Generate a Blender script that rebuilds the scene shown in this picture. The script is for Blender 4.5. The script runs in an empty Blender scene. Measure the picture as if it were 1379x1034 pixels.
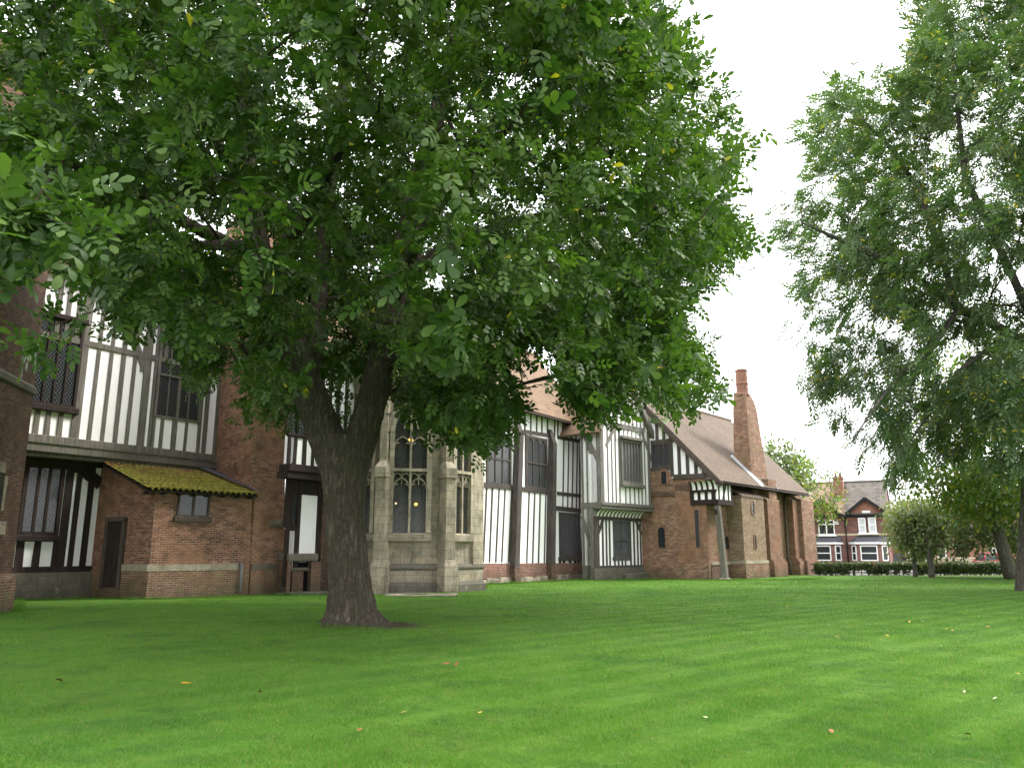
import bpy, math, random
import numpy as np
from mathutils import Vector
random.seed(7)
rng = np.random.default_rng(11)
sc = bpy.context.scene
COL = sc.collection
# ------------------------------------------------------------------ camera model
F = 1072.6; CX = 689.5; CY = 517.0; HOR = 742.0; EYE = 1.6
PITCH = math.atan((HOR - CY) / F)
cp, sp = math.cos(PITCH), math.sin(PITCH)
def ray(x, y):
    a, b = (x - CX) / F, -(y - CY) / F
    return np.array([a, cp - sp * b, sp + cp * b])
def ground(x, y, z=0.0):
    r = ray(x, y); t = (z - EYE) / r[2]
    return np.array([t * r[0], t * r[1], z])
def at(x, y, Y):
    r = ray(x, y); t = Y / r[1]
    return np.array([t * r[0], Y, EYE + t * r[2]])
def project(P):
    P = np.asarray(P, float); Z = P[..., 2] - EYE
    Yc = cp * P[..., 1] + sp * Z; Zc = -sp * P[..., 1] + cp * Z
    Yc = np.where(Yc < .1, .1, Yc)
    return CX + F * P[..., 0] / Yc, CY - F * Zc / Yc
class Plane:
    """a vertical wall plane: origin on the ground, direction T along the wall, N outwards"""
    def __init__(s, O, az):
        a = math.radians(az); s.az = az
        s.O = np.array([O[0], O[1], 0.0]); s.T = np.array([math.sin(a), math.cos(a), 0]); s.N = np.array([math.cos(a), -math.sin(a), 0])
    def px(s, x, y, n=0.0):
        r = ray(x, y); C = np.array([0, 0, EYE]); O = s.O + s.N * n
        t = ((O - C) @ s.N) / (r @ s.N)
        return C + t * r
    def sz(s, x, y, n=0.0):
        P = s.px(x, y, n); return (P - s.O) @ s.T, P[2]
    def p(s, S, z, n=0.0):
        P = s.O + s.T * S + s.N * n; return np.array([P[0], P[1], z])
    def off(s, n):
        q = Plane(s.O, s.az); q.O = s.O + s.N * n; return q
# ------------------------------------------------------------------ mesh builder
class MB:
    def __init__(s): s.v = []; s.f = []; s.m = []; s.sm = []
    def face(s, pts, m=0, smooth=False):
        i = len(s.v); s.v += [tuple(map(float, p)) for p in pts]; s.f.append(list(range(i, i + len(pts)))); s.m.append(m); s.sm.append(smooth)
    def loft(s, A, B, m=0, caps=True, smooth=False):
        n = len(A); i = len(s.v); s.v += [tuple(map(float, p)) for p in A] + [tuple(map(float, p)) for p in B]
        for k in range(n):
            j = (k + 1) % n; s.f.append([i + k, i + j, i + n + j, i + n + k]); s.m.append(m); s.sm.append(smooth)
        if caps:
            s.f.append([i + k for k in reversed(range(n))]); s.f.append([i + n + k for k in range(n)]); s.m += [m, m]; s.sm += [False, False]
    def rings(s, R, m=0, caps=True, smooth=True):
        n = len(R[0]); i = len(s.v)
        for r in R: s.v += [tuple(map(float, p)) for p in r]
        for q in range(len(R) - 1):
            for k in range(n):
                j = (k + 1) % n; a = i + q * n; s.f.append([a + k, a + j, a + n + j, a + n + k]); s.m.append(m); s.sm.append(smooth)
        if caps:
            s.f.append([i + k for k in reversed(range(n))]); s.f.append([i + (len(R) - 1) * n + k for k in range(n)]); s.m += [m, m]; s.sm += [False, False]
    def tube(s, pts, rad, sides=8, m=0, caps=True):
        pts = [np.array(p, float) for p in pts]; R = []
        if np.isscalar(rad): rad = [rad] * len(pts)
        prev = None
        for k, p in enumerate(pts):
            d = pts[min(k + 1, len(pts) - 1)] - pts[max(k - 1, 0)]; d = d / (np.linalg.norm(d) + 1e-9)
            ref = np.array([0, 0, 1.0]) if abs(d[2]) < .9 else np.array([1.0, 0, 0])
            if prev is not None: ref = prev
            a = np.cross(d, np.cross(ref, d)); a /= np.linalg.norm(a) + 1e-9; b = np.cross(d, a); prev = a
            R.append([p + rad[k] * (math.cos(t) * a + math.sin(t) * b) for t in [2 * math.pi * i / sides for i in range(sides)]])
        s.rings(R, m, caps)
    def box(s, c, sx, sy, sz, rz=0, m=0):
        c = np.array(c, float); ca, sa = math.cos(rz), math.sin(rz); A = []; B = []
        for x, y in ((-1, -1), (1, -1), (1, 1), (-1, 1)):
            X, Y = x * sx / 2, y * sy / 2; q = c + np.array([ca * X - sa * Y, sa * X + ca * Y, 0])
            A.append(q - [0, 0, sz / 2]); B.append(q + [0, 0, sz / 2])
        s.loft(A, B, m)
    def build(s, name, mats, parent=None, label=None, bevel=0):
        me = bpy.data.meshes.new(name)
        V = np.array(s.v, float).reshape(-1, 3)
        base = np.array(parent['_o']) if parent is not None and '_o' in parent else (np.array(parent['_w']) if parent is not None and '_w' in parent else np.zeros(3))
        me.from_pydata((V - base).tolist(), [], s.f); 
        mats = mats if isinstance(mats, (list, tuple)) else [mats]
        for mm in mats: me.materials.append(mm)
        me.polygons.foreach_set('material_index', s.m); me.polygons.foreach_set('use_smooth', s.sm)
        # recalc normals outward
        import bmesh
        bm = bmesh.new(); bm.from_mesh(me); bmesh.ops.recalc_face_normals(bm, faces=bm.faces); bm.to_mesh(me); bm.free()
        uvl = me.uv_layers.new(name='UVMap'); uv = np.zeros((len(me.loops), 2))
        for p in me.polygons:
            n = np.array(p.normal)
            if abs(n[2]) > .985: t = np.array([1., 0, 0]); b = np.array([0, 1., 0])
            else:
                t = np.array([-n[1], n[0], 0]); t /= np.linalg.norm(t); b = np.cross(n, t)
            for li in p.loop_indices:
                P = V[me.loops[li].vertex_index]; uv[li] = (P @ t, P @ b)
        uvl.data.foreach_set('uv', uv.ravel())
        o = bpy.data.objects.new(name, me); COL.objects.link(o)
        if parent is not None: o.parent = parent; o['_w'] = list(map(float, base))
        if label: o['label'] = label
        if bevel:
            md = o.modifiers.new('Bevel', 'BEVEL'); md.width = bevel; md.segments = 1; md.limit_method = 'ANGLE'
        return o
_eps = [0]
def eps():
    _eps[0] = (_eps[0] + 1) % 23; return _eps[0] * .0005
def prism(mb, pl, pix, n0, n1, m=0, e=True):
    """outline given on the wall plane, carried to real depth n0..n1 off the wall"""
    n1 = n1 + (eps() if e else 0)
    A = [pl.px(x, y, n1) for x, y in pix]; B = [a - pl.N * (n1 - n0) for a in A]
    mb.loft(B, A, m)
def sprism(mb, pl, sz, n0, n1, m=0, e=True):
    n1 = n1 + (eps() if e else 0)
    A = [pl.p(S, z, n1) for S, z in sz]; B = [pl.p(S, z, n0) for S, z in sz]
    mb.loft(B, A, m)
def bar(mb, pl, a, b, w, n0, n1, m=0, wob=0.0):
    """a timber along the wall between two points, w metres wide"""
    n1 = n1 + eps()
    A, B = pl.px(*a, n1), pl.px(*b, n1)
    bar3(mb, pl, A, B, w, n0, n1, m, wob)
def bar3(mb, pl, A, B, w, n0, n1, m=0, wob=0.0):
    d = B - A; d /= np.linalg.norm(d); q = np.cross(d, pl.N); q /= np.linalg.norm(q)
    w1 = w * (1 + random.uniform(-wob, wob)); w2 = w * (1 + random.uniform(-wob, wob))
    f = [A + q * w1 / 2, B + q * w2 / 2, B - q * w2 / 2, A - q * w1 / 2]
    mb.loft([x - pl.N * (n1 - n0) for x in f], f, m)
def sbar(mb, pl, s0, z0, s1, z1, w, n0, n1, m=0, wob=0.0):
    n1 = n1 + eps(); bar3(mb, pl, pl.p(s0, z0, n1), pl.p(s1, z1, n1), w, n0, n1, m, wob)
# ------------------------------------------------------------------ objects
def thing(name, label, cat, loc=(0, 0, 0), group=None):
    o = bpy.data.objects.new(name, None); COL.objects.link(o); o.location = loc; o['_o'] = list(map(float, loc))
    o.empty_display_size = .3
    tag(o, label, cat, group); return o
def tag(o, label=None, cat=None, group=None, kind=None):
    if label: o['label'] = label
    if cat: o['category'] = cat
    if group: o['group'] = group
    if kind: o['kind'] = kind
    return o
# ------------------------------------------------------------------ materials
class NT:
    def __init__(s, name):
        s.mat = bpy.data.materials.new(name); s.mat.use_nodes = True; s.t = s.mat.node_tree; s.t.nodes.clear()
        s.out = s.t.nodes.new('ShaderNodeOutputMaterial')
    def n(s, typ, **kw):
        nd = s.t.nodes.new(typ)
        for k, v in kw.items():
            if k.startswith('i_'):
                key = k[2:]; key = int(key) if key.isdigit() else key.replace('_', ' ')
                s.set(nd.inputs[key], v)
            else: setattr(nd, k, v)
        return nd
    def set(s, sock, v):
        if isinstance(v, bpy.types.NodeSocket): s.t.links.new(v, sock)
        else: sock.default_value = v
    def uv(s, scale=None):
        o = s.n('ShaderNodeTexCoord').outputs['UV']
        return s.map(o, scale) if scale else o
    def ob(s, scale=None):
        o = s.n('ShaderNodeNewGeometry').outputs['Position']
        return s.map(o, scale) if scale else o
    def map(s, v, scale, rot=(0, 0, 0)):
        return s.n('ShaderNodeMapping', i_Vector=v, i_Scale=scale, i_Rotation=rot).outputs[0]
    def noise(s, vec, scale, detail=4, rough=.6, col=False):
        return s.n('ShaderNodeTexNoise', i_Vector=vec, i_Scale=scale, i_Detail=detail, i_Roughness=rough).outputs[1 if col else 0]
    def ramp(s, fac, stops):
        r = s.n('ShaderNodeValToRGB', i_Fac=fac); e = r.color_ramp.elements
        while len(e) < len(stops): e.new(.5)
        for k, (p, c) in enumerate(stops):
            e[k].position = p; e[k].color = c if len(c) == 4 else (*c, 1)
        return r.outputs[0]
    def rng(s, v, a, b, c=0., d=1.):
        return s.n('ShaderNodeMapRange', i_0=v, i_1=a, i_2=b, i_3=c, i_4=d).outputs[0]
    def mix(s, fac, a, b, mode='MIX'):
        nd = s.n('ShaderNodeMix', data_type='RGBA', blend_type=mode)
        s.set(nd.inputs[0], fac)
        for k, v in ((6, a), (7, b)):
            if isinstance(v, tuple) and len(v) == 3: v = (*v, 1)
            s.set(nd.inputs[k], v)
        return nd.outputs[2]
    def math(s, op, a, b=0., c=0.):
        nd = s.n('ShaderNodeMath', operation=op); s.set(nd.inputs[0], a); s.set(nd.inputs[1], b); s.set(nd.inputs[2], c); return nd.outputs[0]
    def bump(s, h, strength=.5, dist=.02, nrm=None):
        nd = s.n('ShaderNodeBump', i_Height=h, i_Strength=strength, i_Distance=dist)
        if nrm is not None: s.set(nd.inputs['Normal'], nrm)
        return nd.outputs[0]
    def finish(s, col, rough=.85, nrm=None, spec=.3, **kw):
        b = s.n('ShaderNodeBsdfPrincipled'); 
        if isinstance(col, tuple) and len(col) == 3: col = (*col, 1)
        s.set(b.inputs['Base Color'], col); s.set(b.inputs['Roughness'], rough); s.set(b.inputs['Specular IOR Level'], spec)
        if nrm is not None: s.set(b.inputs['Normal'], nrm)
        for k, v in kw.items(): s.set(b.inputs[k.replace('_', ' ')], v)
        s.t.links.new(b.outputs[0], s.out.inputs[0]); return s.mat
def brick_mat(name, c1, c2, c3, mortar=(.34, .29, .24), stain=.5, lichen=0., bw=.235, bh=.078, ms=.012, patch=(.16, .07, .04)):
    t = NT(name); uv = t.uv()
    wob = t.mix(.012, uv, t.noise(uv, 1.7, 2, .5, True))
    b = t.n('ShaderNodeTexBrick', offset=.5, i_Vector=wob, i_Color1=(0, 0, 0, 1), i_Color2=(1, 1, 1, 1), i_Mortar=(.5, .5, .5, 1), i_Scale=1., i_Mortar_Size=ms, i_Mortar_Smooth=.3, i_Bias=0., i_Brick_Width=bw, i_Row_Height=bh)
    rnd = b.outputs[0]; fac = b.outputs[1]
    n1 = t.noise(uv, .55, 5, .65); n2 = t.noise(uv, 2.3, 4, .6); n3 = t.noise(uv, 30., 3, .6)
    c = t.ramp(rnd, [(0., c1), (.3, tuple(.5 * (a_ + b_) for a_, b_ in zip(c1, c2))), (.6, c2), (1., c3)])
    c = t.mix(t.rng(n1, .46, .58), c, t.mix(.8, c, (*patch, 1)))
    c = t.mix(t.rng(t.noise(uv, 1.1, 6, .7), .54, .64, 0, .65), c, tuple(.35 * x for x in c2))
    c = t.mix(t.rng(n2, .5, .72, 0, .75 * stain), c, (.055, .04, .032))
    c = t.mix(t.rng(n3, .3, .7, 0, .25), c, (.05, .03, .02))
    mc = t.mix(t.rng(n2, .35, .65), (*mortar, 1), tuple(.5 * x for x in mortar))
    c = t.mix(fac, c, mc)
    if lichen:
        c = t.mix(t.rng(t.noise(uv, 1.3, 6, .7), .52, .66, 0, lichen), c, (.16, .17, .07))
    # damp, mossy foot of the wall
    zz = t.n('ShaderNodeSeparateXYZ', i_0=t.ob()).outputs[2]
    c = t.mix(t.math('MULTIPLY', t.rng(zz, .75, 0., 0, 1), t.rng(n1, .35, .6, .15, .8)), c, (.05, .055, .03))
    h = t.math('ADD', t.math('MULTIPLY', fac, -1.), t.math('MULTIPLY', n3, .5))
    return t.finish(c, .9, t.bump(h, .7, .012), .2)
def timber_mat(name, c1, c2, c3, green=0.):
    t = NT(name); p = t.ob()
    g = t.noise(t.map(p, (14, 14, 1.2)), 1., 5, .65); b = t.noise(p, .8, 4, .6)
    c = t.ramp(g, [(.3, c1), (.52, c2), (.75, c3)])
    c = t.mix(t.rng(b, .4, .7, 0, .5), c, tuple(.45 * x for x in c2))
    if green: c = t.mix(t.rng(t.noise(p, 1.6, 4, .6), .45, .68, 0, green), c, (.16, .17, .09))
    return t.finish(c, .85, t.bump(g, .6, .012), .25)
def stone_mat(name, c1, c2, c3, bw=.62, bh=.34, dark=.6):
    t = NT(name); uv = t.uv()
    b = t.n('ShaderNodeTexBrick', offset=.43, squash=.7, squash_frequency=3, i_Vector=t.mix(.03, uv, t.noise(uv, 1.1, 2, .5, True)), i_Color1=(0, 0, 0, 1), i_Color2=(1, 1, 1, 1), i_Mortar=(.5, .5, .5, 1), i_Scale=1., i_Mortar_Size=.011, i_Mortar_Smooth=.4, i_Brick_Width=bw, i_Row_Height=bh)
    n1 = t.noise(uv, .9, 6, .7); n2 = t.noise(t.map(uv, (5, 1.1, 1)), 1., 6, .7); n3 = t.noise(uv, 24., 4, .6)
    c = t.ramp(b.outputs[0], [(0., c1), (.5, c2), (1., c3)])
    c = t.mix(t.rng(n1, .42, .66, 0, .8), c, (.15, .135, .10))
    c = t.mix(t.rng(n2, .52, .72, 0, dark), c, (.045, .042, .034))
    c = t.mix(t.rng(n3, .3, .7, 0, .3), c, (.09, .08, .06))
    c = t.mix(t.rng(t.noise(uv, 2.1, 3, .6), .62, .72, 0, .5), c, (.42, .38, .27))
    c = t.mix(t.math('MULTIPLY', b.outputs[1], .5), c, (.09, .08, .065))
    zz = t.n('ShaderNodeSeparateXYZ', i_0=t.ob()).outputs[2]
    c = t.mix(t.math('MULTIPLY', t.rng(zz, .8, .1, 0, 1), t.rng(n1, .35, .6, .0, .7)), c, (.05, .052, .035))
    return t.finish(c, .9, t.bump(t.math('ADD', t.math('MULTIPLY', b.outputs[1], -.8), n3), .6, .015), .2)
def plaster_mat(name, base=.78, dirt=.35):
    t = NT(name); p = t.ob()
    n = t.noise(p, .9, 6, .7); s = t.noise(t.map(p, (6, 6, .7)), 1., 5, .65)
    c = t.mix(t.rng(n, .45, .75, 0, dirt), (base, base * .97, base * .975), (base * .72, base * .72, base * .66))
    c = t.mix(t.rng(s, .58, .8, 0, dirt), c, (base * .55, base * .55, base * .46))
    return t.finish(c, .9, t.bump(t.noise(p, 9., 4, .6), .25, .01), .2)
def glass_mat(name, sx=.13, sy=.2, lead=True, base=(.012, .013, .015), see=.0, leadc=(.11, .12, .13)):
    t = NT(name); uv = t.uv(); sep = t.n('ShaderNodeSeparateXYZ', i_0=uv); u, v = sep.outputs[0], sep.outputs[1]
    a = t.math('DIVIDE', u, sx); b = t.math('DIVIDE', v, sy)
    def line(x): return t.math('LESS_THAN', t.math('ABSOLUTE', t.math('SUBTRACT', t.math('FRACT', x), .5)), .045)
    L = t.math('MAXIMUM', line(t.math('ADD', a, b)), line(t.math('SUBTRACT', a, b)))
    cell = t.n('ShaderNodeTexWhiteNoise', noise_dimensions='2D', i_Vector=t.n('ShaderNodeCombineXYZ', i_0=t.math('FLOOR', t.math('ADD', t.math('ADD', a, b), .5)), i_1=t.math('FLOOR', t.math('ADD', t.math('SUBTRACT', a, b), .5))).outputs[0])
    nrm = t.bump(t.math('ADD', t.math('MULTIPLY', cell.outputs[0], 1.), t.noise(uv, 6., 2)), .25, .02)
    p = t.n('ShaderNodeBsdfPrincipled', i_Base_Color=(*base, 1), i_Roughness=.16); t.set(p.inputs['Normal'], nrm); p.inputs['Specular IOR Level'].default_value = .42
    sh = p.outputs[0]
    if see:
        sh = t.n('ShaderNodeMixShader', i_0=see, i_1=sh, i_2=t.n('ShaderNodeBsdfTransparent').outputs[0]).outputs[0]
    if lead:
        d = t.n('ShaderNodeBsdfPrincipled', i_Base_Color=(*leadc, 1), i_Roughness=.6)
        sh = t.n('ShaderNodeMixShader', i_0=L, i_1=sh, i_2=d.outputs[0]).outputs[0]
    t.t.links.new(sh, t.out.inputs[0]); return t.mat
def tile_mat(name, c1, c2, c3, bw=.17, bh=.105, moss=0.):
    t = NT(name); uv = t.uv()
    b = t.n('ShaderNodeTexBrick', offset=.5, i_Vector=t.mix(.012, uv, t.noise(uv, 2.1, 2, .5, True)), i_Color1=(0, 0, 0, 1), i_Color2=(1, 1, 1, 1), i_Mortar=(.5, .5, .5, 1), i_Scale=1., i_Mortar_Size=.014, i_Mortar_Smooth=.2, i_Brick_Width=bw, i_Row_Height=bh)
    n1 = t.noise(uv, .7, 5, .65); n2 = t.noise(uv, 3.5, 4, .6)
    c = t.ramp(b.outputs[0], [(0., c1), (.5, c2), (1., c3)])
    c = t.mix(t.rng(n1, .42, .68, 0, .6), c, tuple(.55 * x for x in c2))
    c = t.mix(t.rng(n2, .55, .75, 0, .55), c, (.10, .09, .05))
    if moss: c = t.mix(t.rng(n1, .40, .6, 0, moss), c, (.09, .10, .02))
    c = t.mix(t.math('MULTIPLY', b.outputs[1], .85), c, (.03, .022, .016))
    # each course tilts: a saw-tooth height up the slope
    v = t.n('ShaderNodeSeparateXYZ', i_0=uv).outputs[1]
    saw = t.math('FRACT', t.math('DIVIDE', v, bh))
    h = t.math('ADD', t.math('MULTIPLY', saw, -1.), t.math('MULTIPLY', b.outputs[0], .45))
    return t.finish(c, .85, t.bump(h, .8, .02), .25)
def plain_mat(name, col, rough=.6, spec=.4, var=.25, scale=4., metallic=0.):
    t = NT(name); p = t.ob(); n = t.noise(p, scale, 4, .6)
    c = t.mix(t.rng(n, .35, .7, 0, var), col, tuple(.5 * x for x in col))
    return t.finish(c, rough, t.bump(t.noise(p, scale * 6, 3), .12, .01), spec, Metallic=metallic)
def leaf_mat(name, c1, c2, c3, yel=None, trans=.35, spec=.35, rough=.5, yfrac=.012):
    t = NT(name); g = t.n('ShaderNodeNewGeometry'); r = g.outputs['Random Per Island']
    n = t.noise(g.outputs['Position'], .45, 3, .6)
    c = t.ramp(r, [(0., c1), (.5, c2), (1., c3)])
    c = t.mix(t.rng(n, .45, .68, 0, .6), c, c3)
    if yel:
        c = t.mix(t.math('MULTIPLY', t.math('LESS_THAN', t.math('FRACT', t.math('MULTIPLY', r, 37.7)), t.rng(t.noise(g.outputs['Position'], .8, 2), .52, .7, yfrac * .2, yfrac * 8)), .85), c, yel)
    p = t.n('ShaderNodeBsdfPrincipled', i_Base_Color=c, i_Roughness=rough); p.inputs['Specular IOR Level'].default_value = spec
    tc = t.mix(1., c, (1.25, 1.5, .55), 'MULTIPLY')
    tr = t.n('ShaderNodeBsdfTranslucent', i_Color=tc)
    m = t.n('ShaderNodeMixShader', i_0=trans, i_1=p.outputs[0], i_2=tr.outputs[0])
    t.t.links.new(m.outputs[0], t.out.inputs[0]); return t.mat
def bark_mat(name, c1, c2, c3, sc_=1.):
    t = NT(name); p = t.ob()
    w = t.mix(.10, p, t.noise(p, 3., 3, .5, True))
    g = t.noise(t.map(w, (11 * sc_, 11 * sc_, 1.7 * sc_)), 1., 7, .7)
    r = t.math('ABSOLUTE', t.math('SUBTRACT', g, .5)); n = t.noise(p, 1.3, 5, .65)
    c = t.ramp(r, [(0., c1), (.07, c2), (.2, c3)])
    c = t.mix(t.rng(n, .4, .7, 0, .6), c, tuple(.5 * x for x in c2))
    c = t.mix(t.rng(t.noise(p, 2.6, 4, .6), .52, .72, 0, .5), c, (.075, .085, .04))
    return t.finish(c, .95, t.bump(t.rng(r, 0, .16), 1., .05), .15)

M = {}
M['brick_red'] = brick_mat('brick_red', (.11, .048, .034), (.27, .105, .058), (.39, .19, .12), stain=.7, patch=(.31, .13, .055))
M['brick_dark'] = brick_mat('brick_dark', (.075, .04, .03), (.15, .07, .046), (.22, .115, .075), mortar=(.18, .155, .13), stain=.7, patch=(.14, .065, .04))
M['brick_low'] = brick_mat('brick_low', (.11, .06, .035), (.20, .10, .052), (.26, .14, .08), stain=.4, lichen=.6, patch=(.25, .12, .05))
M['brick_chapel'] = brick_mat('brick_chapel', (.13, .065, .045), (.31, .14, .085), (.44, .26, .17), mortar=(.30, .265, .21), stain=.5, lichen=.5, patch=(.25, .11, .065))
M['brick_pale'] = brick_mat('brick_pale', (.17, .105, .07), (.28, .18, .115), (.37, .26, .17), mortar=(.33, .29, .23), stain=.4, lichen=.4, patch=(.33, .2, .12))
M['brick_orange'] = brick_mat('brick_orange', (.15, .07, .045), (.25, .115, .07), (.34, .18, .115), mortar=(.30, .25, .20), stain=.4, lichen=.25, patch=(.30, .12, .06))
M['brick_hall'] = brick_mat('brick_hall', (.15, .06, .045), (.23, .09, .065), (.30, .14, .10), mortar=(.30, .25, .22), stain=.25, patch=(.26, .10, .07))
M['brick_house'] = brick_mat('brick_house', (.22, .105, .09), (.28, .13, .105), (.18, .09, .08), mortar=(.22, .17, .15), stain=.2, patch=(.18, .07, .06))
M['brick_far'] = brick_mat('brick_far', (.27, .10, .06), (.33, .13, .08), (.22, .085, .06), mortar=(.30, .24, .20), stain=.2, patch=(.3, .11, .06))
M['timber_dark'] = timber_mat('timber_dark', (.014, .010, .009), (.030, .020, .017), (.055, .040, .034))
M['timber_brown'] = timber_mat('timber_brown', (.045, .033, .028), (.085, .066, .056), (.14, .115, .10), green=.0)
M['timber_grey'] = timber_mat('timber_grey', (.075, .066, .058), (.145, .13, .115), (.24, .22, .195), green=.3)
M['timber_hall'] = timber_mat('timber_hall', (.035, .028, .025), (.075, .062, .056), (.13, .115, .105))
M['timber_silver'] = timber_mat('timber_silver', (.09, .083, .075), (.17, .155, .14), (.27, .25, .23), green=.1)
M['plaster'] = plaster_mat('plaster', .90, .3)
M['plaster_aged'] = plaster_mat('plaster_aged', .82, .4)
M['stone'] = stone_mat('stone', (.40, .345, .26), (.34, .30, .23), (.47, .39, .27), dark=.8)
M['stone_pale'] = stone_mat('stone_pale', (.48, .415, .31), (.42, .37, .28), (.52, .44, .31), bw=.5, bh=.32, dark=.7)
M['stone_dark'] = stone_mat('stone_dark', (.13, .12, .10), (.16, .15, .12), (.10, .095, .08), bw=.5, bh=.25, dark=.8)
M['stone_band'] = stone_mat('stone_band', (.40, .36, .27), (.36, .33, .25), (.43, .38, .28), bw=.7, bh=.6, dark=.3)
M['glass'] = glass_mat('leaded_glass', .11, .17)
M['glass_big'] = glass_mat('leaded_glass_bay', .13, .2, see=.35)
M['glass_mesh'] = glass_mat('dull_glass', .05, .05, base=(.03, .032, .036), leadc=(.07, .075, .08))
M['glass_plain'] = glass_mat('plain_glass', lead=False, base=(.02, .024, .028))
M['boards'] = timber_mat('weathered_boards', (.045, .045, .048), (.085, .085, .09), (.14, .14, .145))
M['tile_hall'] = tile_mat('tile_hall', (.165, .105, .062), (.215, .135, .078), (.13, .08, .055), .24, .17)
M['tile_chapel'] = tile_mat('tile_chapel', (.125, .088, .062), (.155, .112, .078), (.095, .07, .053), .17, .11)
M['tile_far'] = tile_mat('tile_far', (.12, .105, .09), (.15, .13, .115), (.075, .066, .06), .42, .32)
M['tile_far_red'] = tile_mat('tile_far_red', (.28, .18, .13), (.33, .215, .16), (.20, .13, .095), .42, .32)
M['lead'] = plain_mat('lead_sheet', (.42, .44, .47), .45, .5, .3)
M['pipe'] = plain_mat('pipe_paint', (.15, .15, .145), .5, .4, .5)
M['pipe_green'] = plain_mat('pipe_green', (.13, .14, .10), .6, .3, .5)
M['black'] = plain_mat('black_paint', (.012, .012, .014), .6, .3)
M['white'] = plain_mat('white_paint', (.78, .78, .77), .45, .4, .12)
M['cream'] = plain_mat('cream_stone', (.52, .45, .30), .8, .2, .3)
M['slate'] = plain_mat('slate', (.07, .07, .08), .6, .4, .3)
M['curtain'] = plain_mat('net_curtain', (.55, .56, .57), .9, .1, .3)
M['clay'] = plain_mat('clay_pot', (.18, .12, .10), .8, .2)
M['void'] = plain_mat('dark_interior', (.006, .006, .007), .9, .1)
M['bark'] = bark_mat('bark_walnut', (.05, .042, .032), (.125, .105, .078), (.19, .165, .125))
M['bark_far'] = bark_mat('bark_far', (.08, .07, .058), (.17, .155, .13), (.25, .23, .19))
M['leaf_walnut'] = leaf_mat('leaf_walnut', (.024, .056, .012), (.038, .080, .016), (.084, .138, .026), yel=(.42, .36, .03), trans=.32, spec=.27, rough=.5, yfrac=.003)
M['leaf_ash'] = leaf_mat('leaf_ash', (.055, .10, .038), (.076, .128, .05), (.125, .175, .08), yel=(.40, .34, .03), trans=.36, spec=.4, rough=.5, yfrac=.02)
M['leaf_yellowing'] = leaf_mat('leaf_yellowing', (.07, .13, .03), (.10, .16, .035), (.15, .19, .04), yel=(.38, .30, .04), trans=.4, yfrac=.06)
M['leaf_olive'] = leaf_mat('leaf_olive', (.115, .145, .07), (.145, .17, .08), (.18, .195, .10), yel=(.3, .22, .05), trans=.35, yfrac=.03)
M['leaf_mid'] = leaf_mat('leaf_mid', (.10, .135, .062), (.13, .165, .075), (.17, .2, .095), trans=.35)
M['leaf_hedge'] = leaf_mat('leaf_hedge', (.065, .09, .038), (.085, .115, .045), (.12, .14, .065), yel=(.16, .07, .03), trans=.25, yfrac=.06)
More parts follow.
